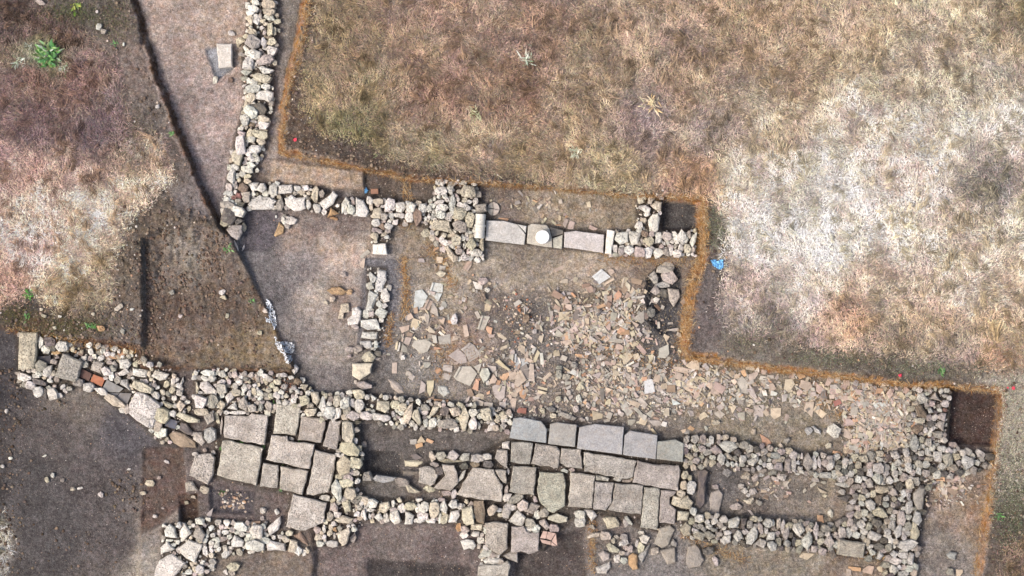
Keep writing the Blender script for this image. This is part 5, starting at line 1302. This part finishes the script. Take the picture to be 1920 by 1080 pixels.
def srgb2lin(c):
    c = np.clip(c, 0, 255) / 255
    return np.where(c <= 0.04045, c / 12.92, ((c + 0.055) / 1.055) ** 2.4)

def blades(name, px, py, L, W_, el, cols, seed, azi=None, up=0.0):
    """one bent blade (two triangles) per point"""
    g = np.random.default_rng(seed)
    n = len(px)
    zz = grid_lookup(Z, px, py)
    f = (CAM_H - zz) / CAM_H / PPM
    x = (px - 960) * f; y = (540 - py) * f
    az = g.random(n) * 2 * math.pi if azi is None else azi
    c, s = np.cos(az), np.sin(az)
    ce, se = np.cos(el), np.sin(el)
    v = np.zeros((n, 4, 3))
    hw = W_ / 2
    v[:, 0] = np.stack([x - s * hw, y + c * hw, zz + up - .01], -1)
    v[:, 1] = np.stack([x + s * hw, y - c * hw, zz + up - .01], -1)
    m = .55
    v[:, 2] = np.stack([x + c * ce * L * m + s * hw * .8, y + s * ce * L * m - c * hw * .8, zz + up + se * L * m], -1)
    v[:, 3] = np.stack([x + c * ce * L, y + s * ce * L, zz + up + se * L * .75], -1)
    F = (np.array([0, 1, 2, 0, 2, 3])[None] + (np.arange(n) * 4)[:, None]).ravel()
    me = mesh_np(name, v.reshape(-1, 3), F, 3, M['grass'], np.repeat(cols, 4, 0))
    o = link(name, me)
    return o

# dry meadow
mead = lambda px, py: grid_lookup(MEAD, px, py) * (0.45 + .9 * fbm(px / 64, py / 64, 1.3, 301, 3))
px, py = scatter_px(1020000, lambda a, b: np.clip(mead(a, b), 0, 1), (-80, -80, 2000, 1160), 41)
n = len(px)
base = blend(px, py, pts(PT_MEADOW), 60.0)
u, v_ = px / 64, py / 64
cl = 0.6 * fbm(u, v_, 2.6, 311, 3) + 0.4 * fbm(u, v_, 7.5, 321, 2)
base = base * np.where((px < 330) & (py > 260), 1.12, 1.0)[:, None]
base = base * 1.23 * (0.60 + 0.80 * cl)[:, None]
mg_ = base.mean(1, keepdims=True); base = mg_ + (base - mg_) * .86
tint = np.stack([fbm(u, v_, 1.8, 331, 3), fbm(u, v_, 1.8, 341, 3), fbm(u, v_, 1.8, 351, 3)], -1) - .5
base = base + tint[:, :1] * np.array([20, 18, 12.0]) + tint[:, 1:2] * np.array([8, 1, -16.0]) + tint[:, 2:3] * np.array([-7, 8, -4.0])
base = base * np.where((px > 500)[:, None], np.array([.99, 1.0, .955]) + (sstep(1250, 1420, px) * sstep(150, 330, py))[:, None] * np.array([.015, -.005, .02]), np.array([1.0, 1.0, .96]))
grey = base.mean(1, keepdims=True)
base = np.where((px < 330)[:, None], grey + (base - grey) * .85, base)
base = base * rng.uniform(.86, 1.15, (n, 1)) + rng.normal(0, 5, (n, 3))
cols = srgb2lin(base) * K_ALB
flow = fbm(u, v_, .7, 361, 2) * 12
o = blades("dry_grass", px, py, rng.uniform(.06, .2, n), rng.uniform(.009, .02, n), rng.uniform(.08, .75, n), cols, 42, flow + rng.normal(0, 1.1, n))
props(o, "bleached and brown dry grass covering the meadow around the trenches", "grass", kind="stuff")

# taller straw tufts lying over in the wind: clumps of long stalks
tx_, ty_ = scatter_px(15000, lambda a, b: np.clip(grid_lookup(MEAD, a, b) - .3, 0, 1) * np.clip(fbm(a / 64, b / 64, 1.7, 611, 3) * 2.2 - .6, 0, 1), (-80, -80, 2000, 1160), 61)
kb = 13
nt_ = len(tx_)
lay = fbm(tx_ / 64, ty_ / 64, .9, 621, 2) * 9 + rng.normal(0, .8, nt_)
sz = rng.uniform(.5, 1.25, nt_)
px = np.repeat(tx_, kb) + rng.normal(0, 2.6, nt_ * kb); py = np.repeat(ty_, kb) + rng.normal(0, 2.6, nt_ * kb)
n = len(px)
tb = blend(tx_, ty_, pts(PT_MEADOW), 60.0) * rng.uniform(.86, 1.24, (nt_, 1)) * np.array([.985, .985, .91])
base = np.repeat(tb, kb, 0) * rng.uniform(.75, 1.15, (n, 1))
o = blades("dry_grass_tufts", px, py, rng.uniform(.14, .42, n) * np.repeat(sz, kb), rng.uniform(.009, .018, n), rng.uniform(.12, .6, n), srgb2lin(base) * K_ALB, 63, np.repeat(lay, kb) + rng.normal(0, .38, n), .04)
props(o, "long straw-coloured stalks lying over in clumps across the meadow", "grass", kind="stuff")

# short grey-green growth on the trodden rims
spots = [((1900, 800), 60, 150, (182, 176, 158)), ((1345, 430), 24, 40, (128, 130, 108)), ((1560, 672), 90, 16, (134, 132, 112)), ((1730, 690), 80, 16, (132, 130, 112)), ((1400, 640), 40, 20, (132, 126, 108)),
         ((1900, 960), 40, 80, (108, 110, 90)), ((130, 25), 60, 22, (110, 112, 84)), ((30, 590), 40, 22, (118, 108, 76)), ((250, 270), 40, 60, (116, 108, 92)), ((130, 610), 90, 22, (116, 108, 80)), ((215, 40), 40, 40, (122, 116, 96))]
PX_, PY_, CC = [], [], []
for (cx, cy), rx, ry, c in spots:
    k = int(rx * ry * 2.2)
    a = rng.normal(cx, rx * .55, k); b = rng.normal(cy, ry * .55, k)
    ok = (grid_lookup(dE, a, b) > 6) | ((cy < 60))
    PX_.append(a[ok]); PY_.append(b[ok]); CC.append(np.tile(np.array(c, float), (ok.sum(), 1)))
px = np.concatenate(PX_); py = np.concatenate(PY_); base = np.concatenate(CC)
n = len(px)
base = base * 1.12 * rng.uniform(.65, 1.25, (n, 1)) + rng.normal(0, 8, (n, 3))
o = blades("short_grass", px, py, rng.uniform(.03, .1, n), rng.uniform(.006, .012, n), rng.uniform(.2, 1.0, n), srgb2lin(base) * K_ALB, 43)
props(o, "thin grey-green stubble on the trodden rim of the trenches", "grass", kind="stuff")

# straw and roots hanging along the cut edges and lying over the dig
LINES = [([(580, 0), (570, 70), (548, 140), (535, 210), (528, 286)], 6, 800), ([(528, 290), (620, 305), (760, 335), (900, 343), (1000, 350), (1100, 360), (1190, 368), (1310, 372)], 4, 1500), ([(1318, 380), (1316, 480), (1292, 560), (1280, 660)], 12, 2600),
         ([(1285, 672), (1400, 686), (1500, 698), (1600, 710), (1700, 722), (1790, 727), (1874, 735)], 4.5, 1700), ([(1874, 745), (1866, 840), (1852, 940), (1830, 1076)], 6, 900), ([(757, 480), (762, 560), (756, 600)], 8, 420), ([(733, 590), (728, 650)], 7, 180),
         ([(762, 345), (770, 395), (760, 430)], 9, 200), ([(800, 460), (835, 500), (850, 540)], 12, 260), ([(1130, 485), (1230, 490), (1290, 488)], 14, 300), ([(1110, 960), (1110, 1075)], 8, 260), ([(1280, 1000), (1340, 1030), (1400, 1050)], 10, 240),
         ([(1580, 720), (1640, 745), (1700, 760)], 20, 260), ([(1500, 715), (1560, 770), (1600, 800)], 14, 160), ([(1140, 660), (1280, 690)], 18, 200), ([(890, 655), (830, 660), (820, 720)], 20, 220), ([(20, 615), (150, 645), (255, 660)], 8, 420), ([(1560, 1030), (1660, 1050)], 8, 130)]
PX_, PY_, AZ = [], [], []
for L_, sp, k in LINES:
    L_ = np.array(L_, float)
    seg = np.sqrt(((L_[1:] - L_[:-1]) ** 2).sum(1)); cum = np.concatenate([[0], np.cumsum(seg)])
    t = rng.uniform(0, cum[-1], k)
    i = np.clip(np.searchsorted(cum, t) - 1, 0, len(seg) - 1)
    q = L_[i] + (L_[i + 1] - L_[i]) * ((t - cum[i]) / seg[i])[:, None]
    PX_.append(q[:, 0] + rng.normal(0, sp * .5, k)); PY_.append(q[:, 1] + rng.normal(0, sp * .5, k))
px = np.concatenate(PX_); py = np.concatenate(PY_); n = len(px)
pal = np.array([(192, 150, 98), (176, 128, 78), (204, 174, 130), (150, 104, 62), (208, 186, 148)], float)
base = pal[rng.integers(0, 5, n)] * rng.uniform(.75, 1.1, (n, 1))
o = blades("straw", px, py, rng.uniform(.06, .24, n), rng.uniform(.006, .013, n), rng.uniform(-.05, .35, n), srgb2lin(base) * K_ALB, 44, None, .03)
props(o, "orange-brown straw and roots along the cut trench edges", "straw", kind="stuff")

# a sparse litter of straw bits over the tile floor
px, py = scatter_px(110000, lambda a, b: ((a > 740) & (a < 1300) & (b > 470) & (b < 780) & (grid_lookup(dE, a, b) < -4)) * .8 + ((a > 1290) & (a < 1620) & (b > 690) & (b < 850)) * .7 + ((a > 900) & (a < 1200) & (b > 350) & (b < 425)) * .8, seed=46)
n = len(px)
pal = np.array([(182, 166, 136), (160, 142, 116), (202, 188, 160), (122, 108, 92), (176, 160, 134)], float)
base = pal[rng.integers(0, 5, n)]
o = blades("straw_litter", px, py, rng.uniform(.03, .13, n), rng.uniform(.005, .011, n), rng.uniform(0, .3, n), srgb2lin(base) * K_ALB, 47, None, .015)
props(o, "short bits of straw strewn over the tile floor", "straw", kind="stuff")

# clods and gravel on the rims, in the raked trench and on the floors
def gravel(name, label, n, fn, r0, r1, pal, seed, power=2.5, box=(-30, -30, 1950, 1110), mat='clod', flat=.8, k=6):
    a, b = scatter_px(n, fn, box, seed)
    g = random.Random(seed)
    P = [(x_, y_, r0 + (r1 - r0) * g.random() ** power, g.choice(pal)) for x_, y_ in zip(a, b)]
    o = pebble_mesh(name, P, M[mat], None, seed, flat, k=k)
    props(o, label, "gravel", kind="stuff")
DARK = [(96, 82, 70), (112, 96, 82), (84, 72, 62), (126, 110, 94), (138, 122, 106), (104, 92, 84)]
rim = lambda a, b: ((grid_lookup(dE, a, b) > 10) & (grid_lookup(MEAD, a, b) < .6)) * (.25 + .75 * ((a > 520) & (a < 1250) & (b < 370)) + .5 * ((a < 300) & (b > 330))) + grid_lookup(LIP, a, b) * 1.0 + .5 * ((a < 262) & (b > 545) & (b < 650) & (grid_lookup(dE, a, b) > 4) & (grid_lookup(MEAD, a, b) < .6))
gravel("soil_clods", "loose dark clods of earth on the trench rims", 60000, lambda a, b: np.clip(rim(a, b), 0, 1), .9, 4.6, DARK, 51, 3.2)
PALE = [(206, 192, 176), (188, 170, 152), (222, 214, 204), (170, 152, 136), (196, 160, 130), (150, 132, 118)]
gravel("rim_gravel", "pale pebbles scattered on the trench rims", 26000, lambda a, b: np.clip(rim(a, b) * .7, 0, 1), .6, 3.0, PALE, 52, 3, mat='pebble')
gravel("trench_clods", "crumbly clods in the raked soil trench", 22000, lambda a, b: grid_lookup(TTK, a, b) * (.05 + .4 * sstep(660, 480, b) * np.clip(fbm(a / 64, b / 64, 1.6, 631, 3) * 3 - 1.1, 0, 1) + .5 * sstep(300, 270, a)), .6, 4.2, [(124, 105, 90), (116, 97, 83), (108, 90, 77), (132, 113, 97), (98, 82, 71)], 53, 4.2, (250, 410, 560, 700))
fl = lambda a, b: ((grid_lookup(dE, a, b) < -3) & (grid_lookup(TTK, a, b) < .3)) * (.3 + .9 * np.clip(fbm(a / 64, b / 64, .8, 401, 3) - .35, 0, 1) * 2)
gravel("floor_grit", "fine pale grit trodden into the trench floors", 130000, lambda a, b: np.clip(fl(a, b), 0, 1) * .5, .5, 1.7, PALE + [(120, 106, 96), (100, 90, 82), (86, 76, 70), (132, 118, 106)], 54, 2.2, mat='pebble', flat=.6, k=4)
gravel("floor_crumbs", "dark crumbs of earth swept to the edges of the deep left trench", 5000, lambda a, b: (grid_lookup(dE, a, b) < -6) * np.clip(sstep(70, 10, a) * .8 + .9 * np.exp(-((a - 240) / 26) ** 2 - ((b - 930) / 40) ** 2) + .35 * np.exp(-((a - 150) / 60) ** 2 - ((b - 1040) / 40) ** 2) + .4 * np.exp(-((a - 90) / 40) ** 2 - ((b - 770) / 14) ** 2), 0, 1), .8, 4.4, DARK, 58, 3.2, (-30, 690, 300, 1110))
gravel("scatter_rubble", "small pale rubble trodden among the tiles above the grey slab row", 2600, lambda a, b: (grid_lookup(dE, a, b) < -4) * (.9 * np.exp(-((a - 1180) / 90) ** 4 - ((b - 735) / 42) ** 4) + .5 * np.exp(-((a - 1010) / 60) ** 4 - ((b - 770) / 24) ** 4) + .5 * np.exp(-((a - 1320) / 60) ** 4 - ((b - 730) / 40) ** 4)), 1.4, 5.2, [(200, 192, 178), (184, 172, 158), (190, 182, 166), (168, 158, 146), (206, 200, 188)], 59, 2.0, (900, 660, 1420, 830), 'pebble', .55)
gravel("hollow_gravel", "mixed gravel in the dark hollow among the tiles", 900, lambda a, b: np.exp(-((a - 965) / 26) ** 2 - ((b - 590) / 40) ** 2), 1.2, 4.4, PALE + [(190, 130, 96), (176, 120, 96)], 55, 2, (900, 500, 1030, 680), 'pebble')
gravel("pit_pebbles", "small pale pebbles lying in the charcoal patch", 260, lambda a, b: np.exp(-((a - 440) / 30) ** 4 - ((b - 940) / 17) ** 4) * .6, 1.4, 4.8, PALE, 56, 1.6, (400, 915, 480, 965), 'pebble')
gravel("brick_crumbs", "orange brick crumbs beside the long packed wall", 700, lambda a, b: np.exp(-((a - 533) / 24) ** 4 - ((b - 722) / 11) ** 4) * .8, .8, 2.4, [(200, 150, 122), (186, 128, 104), (210, 176, 150), (150, 104, 88)], 57, 1.5, (490, 700, 580, 745), 'pebble')

# sherds too small to pick apart, in the tile spreads
def sherds(name, label, spec, seed):
    g = np.random.default_rng(seed)
    A = []
    for (cx, cy), rx, ry, k in spec:
        a = g.normal(cx, rx * .6, k); b = g.normal(cy, ry * .6, k)
        A.append(np.stack([a, b], -1))
    A = np.concatenate(A)
    rr_ = random.Random(seed)
    ok = (grid_lookup(dE, A[:, 0], A[:, 1]) < 0) & np.array([rr_.random() < .3 or not any((q[0] - a) ** 2 + (q[1] - b) ** 2 < (.85 * q[2]) ** 2 for q in OCC.near(a, b)) for a, b in A])
    A = A[ok]
    A = np.concatenate([A, np.array([bounds_r(t[0])[:2] for t in SMALL_TILES]).reshape(-1, 2)]); n = len(A)
    px, py = A[:, 0], A[:, 1]
    zz = grid_lookup(Z, px, py)
    f = (CAM_H - zz) / CAM_H / PPM
    x = (px - 960) * f; y = (540 - py) * f
    L = (2.4 + 11 * g.random(n) ** 1.9) / PPM; Wd = L * g.uniform(.25, .9, n); th = .03
    q = np.array([(-.5, -.5), (.5, -.4), (.45, .5), (-.4, .45)])[None] + g.uniform(-.14, .14, (n, 4, 2))
    lx = q[:, :, 0] * L[:, None]; ly = q[:, :, 1] * Wd[:, None]
    tilt = g.normal(0, .45, n)
    top = np.stack([lx, ly * np.cos(tilt)[:, None], ly * np.sin(tilt)[:, None] + .03], -1)
    bot = top + np.stack([0 * tilt, np.sin(tilt) * th, -np.cos(tilt) * th], -1)[:, None]
    v = np.concatenate([top, bot], 1)
    a = g.random(n) * 6.28
    c, s = np.cos(a)[:, None], np.sin(a)[:, None]
    vx = v[:, :, 0] * c - v[:, :, 1] * s; vy = v[:, :, 0] * s + v[:, :, 1] * c
    v = np.stack([vx + x[:, None], vy + y[:, None], v[:, :, 2] + zz[:, None] + g.uniform(-.015, .025, (n, 1))], -1)
    Fq = []
    Fq += [0, 1, 2, 3]
    for i in range(4):
        j = (i + 1) % 4
        Fq += [i, 4 + i, 4 + j, j]
    F = (np.array(Fq)[None] + (np.arange(n) * 8)[:, None]).ravel()
    keys = ['g', 'y', 'p', 'g', 'b', 'g', 'g', 'y', 'g', 'p', 'y', 'w', 'd', 'p', 'g', 'o', 'y', 'g']
    cols = np.array([alb(jit(tuple(cc * .95 for cc in TTONE[keys[i]]), 10)) for i in g.integers(0, len(keys), n)]) * 1.08
    me = mesh_np(name, v.reshape(-1, 3), F, 4, M['sherd'], np.repeat(cols, 8, 0))
    o = link(name, me)
    props(o, label, "sherds", kind="stuff")
sherds("tile_sherds", "small broken tile chips filling the gaps of the tile spread", [((1120, 610), 80, 48, 1150), ((1170, 560), 40, 30, 120), ((960, 700), 60, 60, 300), ((800, 620), 50, 60, 130), ((1520, 735), 60, 26, 240), ((1440, 920), 70, 26, 60), ((1150, 720), 95, 50, 800), ((1300, 710), 60, 50, 520),
        ((1400, 730), 80, 50, 360), ((1660, 800), 58, 58, 1500), ((1600, 740), 50, 30, 260), ((1690, 740), 40, 30, 240), ((1640, 770), 40, 30, 260), ((1780, 910), 40, 30, 200), ((210, 668), 32, 14, 70), ((1250, 760), 60, 40, 120), ((850, 470), 30, 25, 40), ((1000, 390), 100, 25, 70), ((1620, 850), 40, 16, 90), ((890, 560), 60, 60, 60), ((470, 710), 60, 12, 60)], 61)

# ------------------------------------------------------------------ green plants
def plant(name, label, cat, px, py, size, nleaf, col, seed, group=None, upright=.5, thin=1.0):
    g = random.Random(seed)
    x, y, z = gat(px, py)
    v = []; f = []; cols = []
    for i in range(nleaf):
        a = g.uniform(0, 6.28); L = size * g.uniform(.3, 1.0); w_ = L * g.uniform(.2, .36) * thin; e = g.uniform(.15, upright + .3)
        bx, by = g.gauss(0, .28) * size, g.gauss(0, .28) * size
        c, s = math.cos(a), math.sin(a)
        k = len(v)
        for t, hw, hz in ((0, .12, 0), (.4, 1, .5), (.75, .7, .85), (1, .05, .8)):
            for sd in (-1, 1):
                v.append((bx + c * L * t * math.cos(e) - s * w_ * hw * sd * .5, by + s * L * t * math.cos(e) + c * w_ * hw * sd * .5, .02 + L * math.sin(e) * hz + (.15 * w_ * hw if sd else 0)))
        f += [(k, k + 1, k + 3, k + 2), (k + 2, k + 3, k + 5, k + 4), (k + 4, k + 5, k + 7, k + 6)]
        cc = alb(jit(g.choice(col), 14)); cols += [cc] * 8
    me = mesh_np(name, np.array(v), np.array(f).ravel(), 4, M['weed'], np.array(cols))
    o = link(name, me, (x, y, z))
    props(o, label, cat, group)
    return o
GREEN = [(88, 142, 70), (76, 122, 60), (108, 154, 84), (96, 116, 72)]
DULL = [(104, 150, 88), (128, 158, 104), (90, 128, 84)]
W8 = "green weeds sprouting in the dig"
for i, (q, s_, l_, c_) in enumerate([((513, 757), .09, "bright green weed at the top left corner of the tall top pavement slab", GREEN), ((536, 756), .08, "bright green weed along the top edge of the tall top pavement slab", GREEN),
        ((452, 829), .1, "bright green weed in the joint between the two biggest square slabs", GREEN), ((561, 828), .08, "green weed in the joint above the notched pavement slab", GREEN), ((414, 841), .06, "small green weed at the left corner of the biggest square slab", GREEN),
        ((530, 876), .08, "yellow-green weed below the notched pavement slab", GREEN), ((417, 922), .09, "green weed at the top of the charcoal patch", GREEN), ((527, 919), .06, "dull green weed under the lower pavement edge", DULL), ((495, 839), .07, "small weed where the wide joint meets the biggest slabs", DULL),
        ((56, 553), .2, "vivid green weed on the rim below the pale left meadow", GREEN), ((178, 609), .14, "green weed on the rim above the stone drain", GREEN), ((51, 594), .12, "dull green weed at the rim near the left edge", DULL), ((163, 611), .12, "pale green weed left of the brighter rim weed", DULL),
        ((427, 466), .14, "grey-green weed growing down the slanting trench edge", DULL), ((472, 564), .1, "green weed beside the upper plastic strip", DULL), ((216, 82), .1, "dull weed on the grey strip at the top", DULL), ((322, 250), .1, "green weed on the slanting rim of the upper floor", DULL),
        ((142, 12), .2, "yellow-green weed patch at the top edge rim", [(150, 160, 80), (170, 170, 90), (110, 130, 70)]), ((1765, 695), .14, "green weed on the strip above the dark square cut", DULL), ((1872, 968), .14, "dark green weed outside the right hand trench edge", DULL)]):
    plant("weed", l_, "weed", q[0], q[1], s_ * 1.2, 16, c_, 700 + i, W8)
PALEG = [(184, 194, 178), (166, 176, 154), (204, 206, 190), (140, 158, 126), (150, 140, 122)]
plant("thistle_plant", "broad green and silvery thistle spreading in the brown upper left meadow", "thistle", 92, 105, .4, 150, GREEN + DULL + PALEG[1:2] + [(140, 150, 110)], 801, "thistles in the meadow", .5, .7)
plant("thistle_plant", "silvery white thistle leaves left of the green thistle", "thistle", 36, 116, .24, 40, PALEG, 802, "thistles in the meadow", .5, .45)
plant("thistle_plant", "pale thistle below and right of the broad green one", "thistle", 122, 130, .24, 44, PALEG + DULL[:1], 803, "thistles in the meadow", .5, .45)
plant("thistle_plant", "small whitish thistle above and left of the broad green one", "thistle", 55, 88, .16, 26, PALEG, 804, "thistles in the meadow", .5, .45)
plant("thistle_plant", "pale feathery stalk plant in the brown grass near the middle of the top", "thistle", 990, 110, .34, 34, PALEG + [(210, 206, 180)], 805, "thistles in the meadow", .5, .45)
plant("thistle_plant", "pale yellow-green leafy tuft in the brown grass above the straight cut edge", "thistle", 890, 212, .26, 40, [(206, 206, 168), (190, 196, 150)], 806, "thistles in the meadow", .5, .45)
plant("thistle_plant", "whitish tuft in the meadow close to the cut edge", "thistle", 1078, 286, .24, 34, [(220, 222, 196), (206, 210, 180)], 807, "thistles in the meadow", .5, .45)
plant("thistle_plant", "straw-coloured tall tuft in the meadow", "thistle", 1222, 195, .36, 44, [(214, 186, 140), (222, 206, 170)], 808, "thistles in the meadow", .5, .45)
